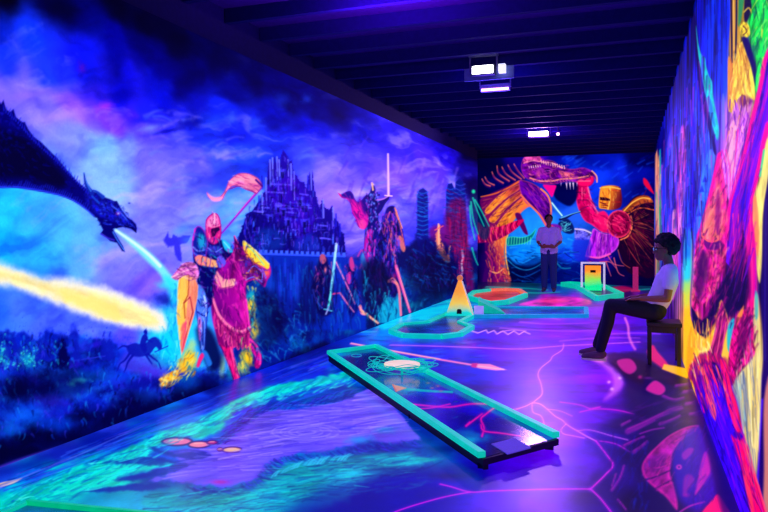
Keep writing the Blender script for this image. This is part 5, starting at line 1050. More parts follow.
    # far red pool and bank strokes
    K.fill('520,305 534,300 552,297 574,297 590,300 588,305 560,307', (206, 26, 150), .85, 1.5, tex=(10, 2, .5)); K.fill('538,301 556,299 570,301 556,303', (240, 60, 130), .7, 1); K.line('500,309 540,307 580,307', (190, 90, 230), 1.4, a=.7, soft=.9)
    for l in ('486,287 520,288 548,290', '510,292 540,293 560,292', '556,285 590,286 620,284', '600,289 632,290 650,289'): K.line(l, (20, 190, 170), 1.5, .6, a=.7, soft=.8)
    K.fill('610,288 622,286 634,289 626,292 614,292', (170, 16, 70), .8, 1)
    # bright violet bank and dark butterfly corner, lower right
    K.fill('590,352 600,356 612,362 622,372 624,384 616,394 604,400 612,388 612,376 602,366 588,358', (214, 110, 250), .7, 3); K.fill('584,354 606,354 614,358 604,362 592,360', (240, 130, 200), .75, 1.6)
    for u, v in ((609, 382), (612, 389), (620, 378)): K.blob(u, v, 2.4, 2, (240, 170, 250), .9)
    K.fill('604,356 620,352 640,352 652,356 668,372 690,380 704,416 740,530 650,530 640,490 630,450 640,430 626,400 624,378', (9, 2, 80), .93, 6, rough=(12, 4))
    K.fill('612,362 630,358 650,364 672,374 690,382 690,392 668,384 648,378 640,384 626,376', (14, 0, 44), .85, 3)
    K.fill('617,361 628,358.5 634,362 636.5,369 630,374 622,370', (186, 34, 140), .95, 1.6, rim=((230, 60, 170), .9, .6)); K.fill('646,389 652,382 657,381 664,386 665,391 660,395 652,393', (200, 34, 150), .95, 1.6, rim=((236, 70, 180), .9, .6)); K.blob(640, 377, 3, 2.6, (180, 30, 130), .8); K.blob(648, 378, 6, 1.6, (130, 40, 150), .6)
    K.fill('647,350 653,345 658,352 668,364 666,370 656,364 649,358', (230, 36, 110), .9, 1.6); K.fill('664,364 676,366 689,369 691,378 688,379 672,373 662,369', (255, 180, 20), 1, 1, smooth=False)
    K.fill('699,426 690,426 679,430 667,437 656,447 648,455 643,463 642,470 645.6,479 655,488 665,496 671,503 677,510 677,500 674,487 670,474 671,462 674,450 682,440 692,434', (150, 14, 140), .95, 1.6, tex=(8, 8, .4), rim=((236, 44, 172), 1.6, .9))
    K.line('640,481 652,478 662,474 671,470', (40, 0, 90), 1.4, soft=1); K.line('654,490 664,484 672,480', (40, 0, 90), 1.2, soft=1); K.fill('649,460 658,454 666,456 664,468 654,472', (70, 6, 120), .6, 4)
    K.fill('699,426 686,433 676,446 672,460 674,478 680,500 700,512 716,490 713,460 706,438', (44, 6, 180), .8, 4)
    K.fill('705,452 709,456 711,470 706,480 698,492 695,494 698,480 701,464', (190, 34, 176), .95, 1.8, rim=((240, 50, 180), .9, .5)); K.fill('682,454 688,448 694,449 690,456 684,460', (150, 24, 180), .8, 1.5); K.fill('684,478 690,474 694,480 688,490 683,496', (150, 24, 170), .7, 2); K.blob(679, 467, 3.4, 3, (220, 60, 190), .9, p=2); K.blob(679, 467, 1.6, 1.4, (60, 10, 140), .9, p=2); K.blob(687, 495, 4, 3, (200, 40, 170), .6)
    K.fill('718,494 712,500 702,512 700,520 732,522 726,506', (250, 24, 112), .95, 1.4); K.line('680,512 690,506 704,502', (200, 40, 180), 1.6, a=.8, soft=1)
    for l, w in (('628,431 644,424 660,416 672,410 682,408', 6), ('638,420 652,414 662,409', 0), ('624,446 634,441 644,437', 3), ('634,452 641,447 647,442', 4), ('622,425 630,421', 3), ('663,396 674,400 684,398', 3.2), ('660,424 672,420 680,416', 3.2), ('640,434 652,430 664,428', 1.2), ('612,490 620,478 624,466', 3), ('618,500 626,510', 2.4), ('676,386 690,384', 3), ('684,392 696,391', 3.4), ('686,404 700,402', 3.4), ('690,414 702,414', 3), ('616,474 612,486', 1.4)):
        if w: K.line(l, (130, 20, 160), w, w * .6, a=.75, soft=1.8); K.line([(x, y - w * .35) for x, y in P(l)], (200, 40, 180), .8, a=.5, soft=.9)
    K.fill('690,376 704,416 732,520 722,512 700,424 688,392', (10, 0, 80), .7, 2.5)
    for i in range(30):
        u = R.uniform(632, 650); v = R.uniform(440, 512); K.line([(u, v), (u + R.uniform(-3, 2), v + R.uniform(4, 14))], [(10, 60, 220), (4, 2, 70)][i % 2], 1.6, .5, a=.35, soft=1.4)
    K.sat = 1.06
    K.hatch('176,470 218,446 262,414 350,398 372,390 408,434 350,444 284,456 250,480', 190, [(150, 130, 254), (84, 62, 226), (60, 40, 205), (176, 150, 255)], 34, 1, .5, -.06, .12, 81, .08)
    K.hatch('0,500 60,476 150,440 262,392 350,376 346,386 262,402 190,440 120,480 60,502', 220, [(90, 250, 230), (0, 120, 190), (0, 60, 160), (0, 220, 200)], 16, 1.2, .55, -.38, .25, 82)
    K.hatch('180,494 270,482 300,464 400,450 420,470 330,500 200,512', 200, [(30, 220, 200), (4, 30, 120), (0, 120, 170), (6, 70, 160)], 18, 1.2, .5, -.08, .2, 83)
    K.hatch('0,482 120,430 236,388 330,348 340,362 240,398 120,446 30,486', 150, [(60, 110, 245), (8, 14, 110), (20, 50, 215), (90, 80, 235)], 30, 1.1, .5, -.37, .06, 84)
    K.hatch('644,470 668,438 698,427 674,452 672,490 664,494', 50, [(230, 40, 170), (80, 4, 110), (190, 20, 160)], 12, 1.2, .5, -.8, .5, 85)
    K.hatch('630,400 690,384 706,420 640,440', 60, [(8, 0, 60), (120, 20, 150), (40, 6, 120)], 14, 1.4, .5, -.4, .2, 86)
    K.hatch('680,440 704,432 716,500 690,510', 60, [(30, 4, 160), (150, 24, 190), (60, 6, 200), (20, 0, 110)], 14, 1.4, .45, 1.9, .4, 87)
    K.hatch('600,440 650,440 640,512 616,512', 60, [(4, 4, 80), (20, 30, 190), (50, 4, 150)], 14, 1.5, .4, 1.9, .5, 88)
    return K

# ------------------------------------------------------------------ BUILD: setting
GLOW = 1.0
m_mural = paint_mat('fluorescent_mural_paint', GLOW, .7, .06, base=.25)
m_floor = paint_mat('fluorescent_floor_paint', .95, .34, .36, streak=.08, base=.16)
m_black = mat('black_emulsion', (18, 16, 84), .85, spec=.2)
m_ceil = mat('black_ceiling_paint', (62, 24, 124), .75, spec=.15)
m_joist = mat('black_joist_paint', (24, 20, 96), .8, spec=.1)

def structure(name, bm, m):
    return tag(obj(name, bm, m), kind='structure')

structure('wall_left', box((XL - .15, YN, 0), (XL - .006, YLE, ZC)), m_black)
structure('wall_alcove', box((XA - .12, YLE, 0), (XA, YB, ZC)), m_black)
structure('wall_return', box((XA, YLE - .12, 0), (XL - .15, YLE, ZC)), m_black)
structure('wall_right', box((XR + .006, YN, 0), (XR + .15, YB, ZC)), m_black)
structure('wall_back', box((XA - .12, YB + .006, 0), (XR + .15, YB + .15, ZC)), m_black)
structure('wall_front', box((XL - .15, YN - .15, 0), (XR + .15, YN, ZC)), m_black)
structure('ceiling', box((XA - .12, YN - .15, ZC), (XR + .15, YB + .15, ZC + .1)), m_ceil)
structure('floor_slab', box((XA - .12, YN - .15, -.12), (XR + .15, YB + .15, -.004)), m_black)

K = paint_floor()
r, _ = K.build('floor', lambda a, b: np.stack([a, b, np.zeros_like(a)], 1), m_floor); tag(r, kind='structure')
K = paint_left()
r, o = K.build('wall_mural', lambda a, b: np.stack([np.full_like(a, XL), a, b], 1), m_mural)
tag(r, 'huge stormy sky mural with black dragon, castle and mounted knights on the long left wall', 'mural')
LAB = {'painted_black_dragon': 'navy black dragon with open jaws', 'painted_fire_stream': 'pale yellow stream of fire', 'painted_light_jet': 'turquoise jet from the jaws', 'painted_kite_shield': 'yellow kite shield', 'painted_banner': 'pink torn banner', 'painted_armoured_horse': 'magenta war horse with yellow face plate', 'painted_mounted_knight': 'knight in pink helmet', 'painted_castle': 'blue violet castle of many spires'}
for k_, v_ in LAB.items():
    if k_ in o: o[k_]['label'] = v_
K = paint_back()
r, o = K.build('wall_mural', lambda a, b: np.stack([a, np.full_like(a, YB), b], 1), m_mural)
tag(r, 'mural of an orange horned dragon gripped by a knight on the far end wall', 'mural')
for k_, v_ in {'painted_fire_dragon': 'orange and purple dragon', 'painted_armoured_knight': 'knight in orange helmet with red arm raised', 'painted_red_horn': 'red ringed horn', 'painted_green_horn': 'teal ringed horn', 'painted_cape': 'dark cape edged in orange'}.items():
    if k_ in o: o[k_]['label'] = v_
K = paint_right()
r, o = K.build('wall_mural', lambda a, b: np.stack([np.full_like(a, XR), a, b], 1), m_mural)
tag(r, 'mural of violet drips, pink rocks and yellow flame on the right wall', 'mural')
for k_, v_ in {'painted_yellow_flame': 'yellow flame tongue', 'painted_green_drapery': 'bright green drapery', 'painted_magenta_ribbon': 'magenta and violet ribbon', 'painted_purple_robe': 'purple robe edged in hot pink'}.items():
    if k_ in o: o[k_]['label'] = v_

# joists across the ceiling
n_j = 0
y = .4
while y < YB - .1:
    structure('ceiling_joist', box(((XL if y < YLE else XA), y - .03, ZC - .13), (XR, y + .03, ZC)), m_joist)
    y += .62

# ------------------------------------------------------------------ BUILD: golf lanes
m_rail = mat('turquoise_fluorescent_rail', (0, 212, 170), .45, .68, noise=.1, scale=9)
m_rail_blue = mat('blue_green_fluorescent_rail', (10, 170, 200), .45, .5, noise=.1, scale=9)
m_orange_rail = mat('orange_fluorescent_rail', (250, 130, 90), .45, .55)
m_deckside = mat('black_deck_edge', (10, 8, 40), .6)
m_deck = paint_mat('lane_deck_paint', .45, .16, .5, base=.7)
m_cream = mat('cream_fluorescent', (250, 226, 170), .5, .75)
m_mat_l = mat('lavender_tee_mat', (104, 84, 216), .7, .3, scale=120)
m_hole = mat('dark_cup', (6, 4, 24), .7)
m_teal_wire = mat('turquoise_wire', (0, 200, 180), .4, .55)
m_lav = mat('lavender_board', (180, 160, 240), .6, .45)

def V2(p): return Vector((p[0], p[1]))

def deck_canvas(quad, z, nu, nv, painter, name, parent, base=((10, 10, 110))):
    """painted deck sheet over a four-cornered lane; S across, T along, in metres"""
    A, B, Cc, D = [Vector((p[0], p[1])) for p in quad]     # near-left, near-right, far-right, far-left
    L = ((D - A).length + (Cc - B).length) / 2; W = ((B - A).length + (Cc - D).length) / 2
    S = np.linspace(0, W, nu); T = np.linspace(0, L, nv)
    ex, ey = (B - A) / W, (D - A) / L
    M2 = np.linalg.inv(np.array([[ex.x, ey.x], [ex.y, ey.y]]))
    def f(u, v):
        p = on_floor(u, v, z); q = M2 @ np.array([p.x - A.x, p.y - A.y]); return (q[0], q[1])
    K = Canvas(S, T, f, lambda s, t: (s * 60, t * 60)); K.C[:] = np.array(base, float)
    painter(K)
    def to3(a, b):
        return np.stack([A.x + ex.x * a + ey.x * b, A.y + ex.y * a + ey.y * b, np.full_like(a, z)], 1)
    r, _ = K.build(name, to3, m_deck, parent)
    return r

def paint_lane1(K):
    SS, TT = np.meshgrid(K.S, K.T); n = fbm(SS * 5, TT * 3, 4, 2); K.part(None)
    K.splat([(340, 354, (4, 70, 150)), (360, 352, (4, 40, 130)), (365, 360, (4, 8, 84)), (350, 362, (4, 14, 90)), (385, 372, (10, 30, 150)), (380, 382, (6, 90, 150)), (400, 390, (0, 120, 160)), (420, 380, (10, 50, 160)), (430, 372, (6, 90, 160)), (420, 400, (14, 8, 140)), (440, 405, (24, 4, 170)), (450, 395, (60, 6, 190)), (470, 410, (30, 4, 170)), (450, 420, (12, 6, 140)), (470, 440, (0, 120, 190)), (478, 448, (6, 30, 150)), (500, 430, (16, 8, 150)), (500, 410, (40, 10, 190)), (520, 430, (20, 10, 160)), (500, 450, (6, 4, 80)), (535, 440, (40, 30, 180)), (420, 412, (4, 60, 160))], 9, warp=3, wsc=8)
    K.C *= (.6 + .8 * n)[..., None]
    R = np.random.RandomState(2)
    for i in range(60):
        u = R.uniform(345, 460); v = 352 + (u - 345) * .45 + R.uniform(-6, 16); K.line([(u, v), (u + R.uniform(-6, 10), v + R.uniform(-2, 3))], [(0, 140, 170), (4, 8, 90), (0, 90, 160), (20, 40, 190)][R.randint(4)], 1.6, .4, a=.5, soft=.9)
    for l, w in (('410,404 430,406 450,407 470,404 490,404', 1.5), ('482,414 474,420 466,426 470,422', 1.6), ('494,408 486,414 481,419 484,428 482,436', 1.8), ('481,425 484,431 500,433 520,436', 1.4), ('410,409 430,408 450,404', 1)):
        K.line(l, (170, 6, 170), w * 2.6, a=.5, soft=2); K.line(l, (240, 30, 170), w, a=.95, soft=.7)
    K.line('405,389 430,391 452,392', (0, 190, 170), 2.4, soft=.8); K.fill('392,384 407,388 396,392', (250, 150, 120), 1, .8, smooth=False); K.line('393,385 396,391', (255, 90, 90), 1.2, soft=.6)
    K.line([(356.5 + 5 * math.cos(t), 355.5 + 1.4 * math.sin(t)) for t in np.linspace(0, 6.28, 14)], (0, 190, 180), .9, soft=.6)
    K.blob(470, 440, 8, 4, (0, 190, 205), .8, rough=.6); K.blob(545, 440, 8, 3, (70, 60, 200), .4)  # second blob paints the lamp's reflection into the deck colour
    for u, v in ((432, 388), (438, 386), (428, 383), (441, 391)): K.blob(u, v, 3, 1.2, (200, 120, 100), .7)

ZD = .075
q1 = [on_floor(482, 458, ZD), on_floor(556.5, 438, ZD), on_floor(376, 347.5, ZD), on_floor(329, 354, ZD)]
lane = empty('golf_lane', (sum((p.x for p in q1)) / 4, sum((p.y for p in q1)) / 4, 0), 'long raised lane with two turquoise rails running diagonally across the foreground floor', 'golf lane', 'mini golf lanes')
deck_canvas(q1, ZD, 150, 420, paint_lane1, 'deck', lane)
c0 = sum((V2(p) for p in q1), Vector((0, 0))) / 4
obj('deck_board', prism([tuple(V2(p) + (V2(p) - c0).normalized() * .02) for p in q1], ZD - .04, ZD - .002), m_deckside, lane)
def rail_between(p, q, z0, w, h, m, parent, name='rail'):
    return obj(name, beam((p[0], p[1], z0 + h / 2), (q[0], q[1], z0 + h / 2), w, h, .004), m, parent)
RH = .038
rail_between(q1[0], q1[3], ZD, .05, RH, m_rail, lane); rail_between(q1[1], q1[2], ZD, .05, RH, m_rail, lane); rail_between(q1[2], q1[3], ZD, .05, RH, m_rail, lane, 'end_rail')
obj('side_shade_strip', beam((q1[0].x + .02, q1[0].y + .02, .02), (q1[3].x + .02, q1[3].y - .02, .02), .03, .034), m_deckside, lane)  # black strip stands in for the shadow band below the rail
def lane_pt(a, b):   # a along from near end, b across
    p = V2(q1[0]).lerp(V2(q1[3]), a); q = V2(q1[1]).lerp(V2(q1[2]), a); return p.lerp(q, b)
for a, b in ((.012, .05), (.012, .95), (.33, .05), (.33, .95), (.66, .05), (.66, .95), (.985, .05), (.985, .95)):
    p = lane_pt(a, b); obj('foot', box((p.x - .025, p.y - .025, 0), (p.x + .025, p.y + .025, ZD - .04)), m_deckside, lane)
c = on_floor(511, 446.5, ZD)
ex = (V2(q1[1]) - V2(q1[0])).normalized(); ey = (V2(q1[3]) - V2(q1[0])).normalized(); c2 = V2(c)
pl = [c2 - ex * .1 - ey * .1, c2 + ex * .1 - ey * .1, c2 + ex * .1 + ey * .1, c2 - ex * .1 + ey * .1]
obj('tee_mat', prism(pl, ZD, ZD + .006), m_mat_l, lane)

# wire galaxy obstacle: cream disc inside scribbled turquoise rings
p = on_floor(402, 374, ZD)
ob = empty('wire_ring_obstacle', (p.x, p.y, ZD), 'round cream disc ringed by tangled turquoise wire on the long foreground lane', 'golf obstacle')
d0 = Vector((p.x, p.y, 0))
bm = bmesh.new()
zc = ZD + .085
prof = [(0, -.012), (.15, -.012), (.165, 0), (.15, .012), (0, .012)]
bm2 = bmesh.new(); add_prism(bm2, [(d0.x + .165 * math.cos(t), d0.y + .165 * math.sin(t)) for t in np.linspace(0, 2 * math.pi, 40, endpoint=False)], zc - .008, zc + .012)
obj('disc', bm2, m_cream, ob)
obj('stem', tube([(d0.x, d0.y, ZD), (d0.x, d0.y, zc - .008)], .012), m_teal_wire, ob); bm.free()
rr = random.Random(5)
for k in range(9):
    pts = []; ph = rr.uniform(0, 6); amp = rr.uniform(.02, .06); R0 = rr.uniform(.2, .29); fr = rr.choice([2, 3, 5]); tz = rr.uniform(-.03, .03)
    for i in range(64):
        t = 2 * math.pi * i / 64
        q = R0 + amp * math.sin(fr * t + ph)
        pts.append((d0.x + q * math.cos(t), d0.y + q * .85 * math.sin(t), zc + tz + .03 * math.sin(t * 2 + ph)))
    obj('wire_ring', tube(pts, .0035, 5, True), m_teal_wire, ob)
for k in range(7):
    t = [2.2, 2.6, 3.0, 3.4, 3.8, 4.3, .4][k]; cx_, cy_ = d0.x + .27 * math.cos(t + .8), d0.y + .25 * math.sin(t + .8)
    r0 = rr.uniform(.025, .05)
    obj('wire_curl', tube([(cx_ + r0 * math.cos(s), cy_ + r0 * math.sin(s), zc + .01 + .01 * math.sin(s)) for s in np.linspace(0, 6.28, 18, endpoint=False)], .0035, 5, True), m_teal_wire, ob)

# foreground lane corner at the bottom left
A = on_floor(27, 500, .05); B = on_floor(250, 522, .05); Cc = on_floor(-40, 530, .05)
ln = empty('golf_lane', (A.x, A.y, 0), 'green rail corner of a lane cut off by the bottom left edge', 'golf lane', 'mini golf lanes')
m_rail_g = mat('green_fluorescent_rail', (0, 214, 140), .45, .6)
d_ = (V2(B) - V2(A)).normalized(); e_ = V2(A) + d_ * 1.9
obj('rail', beam((A.x, A.y, .04), (e_.x, e_.y, .04), .024, .024, .003), m_rail_g, ln)
e2 = V2(A) + (V2(Cc) - V2(A)).normalized() * .6
obj('rail', beam((A.x, A.y, .038), (e2.x, e2.y, .038), .024, .02, .003), m_rail, ln)
pl = [V2(A), e_, e_ + V2((0, -.9)), e2 + V2((0, -.3)), e2]
obj('deck', prism([(q.x, q.y) for q in pl], .0, .028), mat('teal_deck', (0, 130, 160), .5, .4, noise=.5, scale=6), ln)

# octagon-ended lane in the middle distance
Z2 = .035
def fp(u, v, z=Z2): q = on_floor(u, v, z); return V2(q)
OUT = [(391, 331), (402, 324.6), (427, 322.5), (449, 313), (470.5, 307.5), (586, 308), (586.5, 315.5), (472, 316), (459.5, 322.5), (472, 326.8), (460, 333.8), (441, 336.2), (403, 335.2)]
poly = [fp(*q) for q in OUT]
l2 = empty('golf_lane', (poly[0].x, poly[0].y, 0), 'turquoise railed lane with an octagonal end in the middle of the hall', 'golf lane', 'mini golf lanes')
m_deck2 = mat('blue_green_deck', (8, 70, 150), .25, .35, noise=.8, scale=3.0)
obj('deck', prism([(q.x, q.y) for q in poly], 0, Z2 - .005), m_deck2, l2)
for i in range(len(poly)):
    a, b = poly[i], poly[(i + 1) % len(poly)]
    rail_between(a, b, 0, .075, .06, m_rail if i not in (4, 5, 6) else m_rail_blue, l2)
# ramp wedge on that lane
a, b, c_, d_ = on_floor(478, 313, Z2), on_floor(506, 314, Z2), on_floor(500, 308.5, Z2), on_floor(479, 308, Z2)
rp = empty('ramp', (a.x, a.y, Z2), 'small turquoise wedge ramp beside the yellow pyramid', 'golf obstacle')
bm = bmesh.new(); hh = .2
vs = [bm.verts.new((q.x, q.y, z)) for q, z in ((a, Z2), (b, Z2), (c_, Z2), (d_, Z2), (a, Z2 + hh), (d_, Z2 + hh))]
for f_ in ((0, 1, 2, 3), (4, 1, 0), (5, 3, 2), (4, 5, 2, 1), (0, 3, 5, 4)): bm.faces.new([vs[i] for i in f_])
obj('slope', bm, mat('turquoise_ramp', (0, 204, 150), .5, .5), rp)
q = on_floor(479, 313.6, Z2)
bm = bmesh.new(); add_prism(bm, [(q.x - .05, q.y - .14), (q.x + .1, q.y - .14), (q.x + .1, q.y - .11), (q.x - .05, q.y - .11)], Z2, Z2 + .14)
obj('end_board', bm, m_lav, rp)

# pyramid obstacle
p = on_floor(460, 314.2, Z2)
m_pyr = bpy.data.materials.new('yellow_to_turquoise_sprayed_board'); m_pyr.use_nodes = True
def spray(m, c0, c1, z0, z1, glow=.75, cm=(250, 216, 70)):
    N = m.node_tree.nodes; L = m.node_tree.links; bs = N['Principled BSDF']
    tc = N.new('ShaderNodeNewGeometry'); sx = N.new('ShaderNodeSeparateXYZ'); mr = N.new('ShaderNodeMapRange'); rp_ = N.new('ShaderNodeValToRGB'); no = N.new('ShaderNodeTexNoise'); ad = N.new('ShaderNodeMath')
    no.inputs['Scale'].default_value = 6; ad.operation = 'MULTIPLY_ADD'; ad.inputs[1].default_value = .12
    L.new(tc.outputs['Position'], sx.inputs[0]); L.new(tc.outputs['Position'], no.inputs['Vector']); L.new(no.outputs['Fac'], ad.inputs[0]); L.new(sx.outputs['Z'], ad.inputs[2]); L.new(ad.outputs[0], mr.inputs['Value'])
    mr.inputs['From Min'].default_value = z0; mr.inputs['From Max'].default_value = z1
    rp_.color_ramp.elements[0].color = lin(c0) + [1]; rp_.color_ramp.elements[0].position = .15
    rp_.color_ramp.elements[1].color = lin(c1) + [1]; rp_.color_ramp.elements[1].position = .95
    e = rp_.color_ramp.elements.new(.48); e.color = lin(cm) + [1]
    L.new(mr.outputs['Result'], rp_.inputs['Fac']); L.new(rp_.outputs['Color'], bs.inputs['Base Color']); L.new(rp_.outputs['Color'], bs.inputs['Emission Color'])
    bs.inputs['Emission Strength'].default_value = glow; bs.inputs['Roughness'].default_value = .5
spray(m_pyr, (0, 226, 186), (255, 166, 30), Z2 + .03, Z2 + .45)
py = empty('pyramid_obstacle', (p.x, p.y, Z2), 'glowing yellow pyramid fading to turquoise at its foot, topped by a ball', 'golf obstacle')
bm = bmesh.new(); hw, ht, H = .215, .03, .54
th = math.radians(10)
def rot2(x, y): return (p.x + x * math.cos(th) - y * math.sin(th), p.y + x * math.sin(th) + y * math.cos(th))
bv = [bm.verts.new((*rot2(sx * hw, sy * hw), Z2)) for sx, sy in ((-1, -1), (1, -1), (1, 1), (-1, 1))]
tv = [bm.verts.new((*rot2(sx * ht, sy * ht), Z2 + H)) for sx, sy in ((-1, -1), (1, -1), (1, 1), (-1, 1))]
bm.faces.new(bv[::-1]); bm.faces.new(tv)
for i in range(4): bm.faces.new((bv[i], bv[(i + 1) % 4], tv[(i + 1) % 4], tv[i]))
obj('body', bm, m_pyr, py)
bm = bmesh.new()
k_ = (hw - ht) / H
arch = [(-.04, .0), (-.04, .05), (-.025, .075), (.025, .075), (.04, .05), (.04, .0)]
vs = [bm.verts.new((*rot2(x, -(hw - k_ * (z + .03)) - .003), Z2 + z + .03)) for x, z in arch]; bm.faces.new(vs)
obj('ball_hole', bm, m_hole, py)
bm = bmesh.new(); add_ball(bm, (p.x, p.y, Z2 + H + .045), .05, 3); obj('finial_ball', bm, mat('orange_ball', (240, 140, 70), .5, .5), py, True)
for sx, sy in ((1, -1),):
    a = rot2(hw, -hw); b = rot2(ht, -ht); obj('edge_strip', tube([(a[0] + .008, a[1] - .008, Z2 + .015), (b[0] + .008, b[1] - .008, Z2 + H)], .012, 6), mat('pale_strip', (236, 220, 190), .5, .5), py)

# red pool lane further back
RP = [(468, 298), (474, 293), (490, 291), (506, 290.4), (519, 291), (526, 295.6), (507, 302.6), (490, 304.2)]
poly = [fp(*q) for q in RP]
l3 = empty('golf_lane', (poly[0].x, poly[0].y, 0), 'small lane with a red floor and orange rim in front of the dragon', 'golf lane', 'mini golf lanes')
obj('deck', prism([(q.x, q.y) for q in poly], 0, .03), mat('red_orange_deck', (214, 60, 50), .35, .45, noise=.5, scale=2.5), l3)
for i in range(len(poly)):
    rail_between(poly[i], poly[(i + 1) % len(poly)], 0, .08, .09, m_orange_rail if i in (2, 3, 4) else m_rail, l3)

# back lane with framed tunnel
BL = [(562, 284.8), (577, 287.2), (597, 299.2), (622, 295.6), (605, 287.5), (598, 286), (570, 284)]
poly = [fp(*q) for q in BL]
l4 = empty('golf_lane', (poly[0].x, poly[0].y, 0), 'angled turquoise lane near the end wall with a white framed target', 'golf lane', 'mini golf lanes')
obj('deck', prism([(q.x, q.y) for q in poly], 0, .03), mat('dark_teal_deck', (30, 50, 110), .3, .3, noise=.7, scale=3), l4)
for i in range(len(poly)):
    rail_between(poly[i], poly[(i + 1) % len(poly)], 0, .08, .1, m_rail, l4)
p = on_floor(593, 290.2, .03)
tg = empty('target_box', (p.x, p.y, .03), 'white framed orange target board with a slot and green ramp on the angled back lane', 'golf obstacle')
m_tgt = bpy.data.materials.new('orange_to_green_sprayed_board'); m_tgt.use_nodes = True
spray(m_tgt, (0, 220, 150), (255, 150, 40), .12, .56, cm=(150, 220, 90))
dx = Vector((math.cos(math.radians(6)), math.sin(math.radians(6)), 0)); dy = Vector((-dx.y, dx.x, 0)); P0 = Vector((p.x, p.y, .03))
def tp(x, y, z): return P0 + dx * x + dy * y + Vector((0, 0, z))
hw = .17
bm = bmesh.new()
# board with an oblong slot, rolling out into a curved ramp at its foot
n = 9; rows = []
for i in range(n):
    t = i / (n - 1); y_ = -.26 * (1 - t) ** 2.2; z_ = .015 + .26 * t ** 1.6
    rows.append((y_, z_))
rows += [(0, .40), (0, .46), (0, .56)]
vr = [[bm.verts.new(tp(x, y_, z_)) for x in (-hw * 1.05, -.06, .06, hw * 1.05 if z_ < .2 else hw * 1.0)] for y_, z_ in rows]
for i in range(len(rows) - 1):
    for j in range(3):
        if i == len(rows) - 3 and j == 1: continue
        bm.faces.new((vr[i][j], vr[i][j + 1], vr[i + 1][j + 1], vr[i + 1][j]))
res = bmesh.ops.solidify(bm, geom=bm.faces[:], thickness=.02)
obj('ramp_board', bm, m_tgt, tg)
m_white = mat('white_fluorescent_frame', (226, 214, 240), .5, .55)
for s in (-1, 1):
    obj('post', beam(tp(s * (hw + .075), .02, 0), tp(s * (hw + .075), .02, .6), .045, .03, .003), m_white, tg)
obj('top_bar', beam(tp(-hw - .0975, .02, .62), tp(hw + .0975, .02, .62), .045, .04, .003), m_white, tg)
obj('back_panel', prism([tuple(tp(x, y, 0)[:2]) for x, y in ((-hw, .05), (hw, .05), (hw, .07), (-hw, .07))], .03, .6), m_hole, tg)

# pink marker post by the end wall
p = on_floor(635.5, 291.5)
mp_ = empty('marker_post', (p.x, p.y, 0), 'plain pink square post on the floor before the dark cape of the end wall', 'post')
m_pk = mat('pink_post', (210, 40, 120), .5, .4)
obj('post', box((p.x - .06, p.y - .06, .03), (p.x + .06, p.y + .06, .56), .008), m_pk, mp_)
obj('base', box((p.x - .1, p.y - .1, 0), (p.x + .1, p.y + .1, .03), .006), m_pk, mp_)

# ------------------------------------------------------------------ ceiling fixtures, the light they give and added ceiling fill
m_metal = mat('grey_metal', (120, 120, 150), .45, metal=.3)
m_body = mat('dark_metal', (40, 40, 60), .5)
m_white_lens = lamp_mat('cool_white_leds', (.86, .86, 1.0), 14)
m_uv_lens = lamp_mat('uv_leds', (.75, .25, 1.0), 7)
m_plate = mat('pale_plate', (120, 140, 190), .5)

def area(name, loc, rot, sx, sy, col, power, spread=180):
    l = bpy.data.lights.new(name, 'AREA'); l.shape = 'RECTANGLE'; l.size = sx; l.size_y = sy
    l.color = col; l.energy = power; l.spread = math.radians(spread)
    o = bpy.data.objects.new(name, l); o.location = loc; o.rotation_euler = rot; COL.objects.link(o); return o

def flood(c, label, w=.25, lens=m_white_lens, cc=(.55, .3, 1.0), power=120, plate=False):
    """flood lamp under a joist, lens tilted down towards the viewer's end"""
    c = Vector(c); r = empty('flood_light', c, label, 'ceiling light', 'ceiling flood lights')
    z0 = c.z
    obj('housing', box((c.x - w / 2 - .02, c.y - .02, z0 - .06), (c.x + w / 2 + .02, c.y + .08, z0 + .06), .01), m_body, r)
    obj('lens', box((c.x - w / 2, c.y - .032, z0 - .045), (c.x + w / 2, c.y - .02, z0 + .045), .004), lens, r)
    for s in (-1, 1):
        obj('bracket_arm', box((c.x + s * (w / 2 + .035) - .008, c.y + .01, z0 - .01), (c.x + s * (w / 2 + .035) + .008, c.y + .04, ZC - .13 + .13)), m_metal, r)
    obj('bracket', box((c.x - w / 2 - .05, c.y, ZC - .02), (c.x + w / 2 + .05, c.y + .05, ZC)), m_metal, r)
    if plate:
        obj('junction_box', box((c.x + w / 2 + .06, c.y - .03, z0 - .05), (c.x + w / 2 + .14, c.y + .04, z0 + .05), .006), m_white_j, r)
        obj('back_plate', box((c.x - w / 2 - .12, c.y + .085, z0 - .1), (c.x + w / 2 + .22, c.y + .1, z0 + .09), .004), m_plate, r)
    return r
m_white_j = lamp_mat('glowing_box', (.7, .7, 1), 1.3)  # makes the junction box emit a little by itself

def uvbar(c, label, w=.34):
    c = Vector(c); r = empty('uv_bar_light', c, label, 'ceiling light', 'uv bar lights')
    obj('housing', box((c.x - w / 2, c.y - .03, c.z - .04), (c.x + w / 2, c.y + .05, c.z + .04), .006), m_metal, r)
    l = obj('led_strip', box((c.x - w / 2 + .02, c.y - .04, c.z - .04), (c.x + w / 2 - .01, c.y - .03, c.z - .015)), m_uv_lens, r)
    for s in (-1, 1):
        obj('yoke_arm', box((c.x + s * (w / 2 + .006) - .006, c.y, c.z), (c.x + s * (w / 2 + .006) + .006, c.y + .02, ZC)), m_metal, r)
    return r

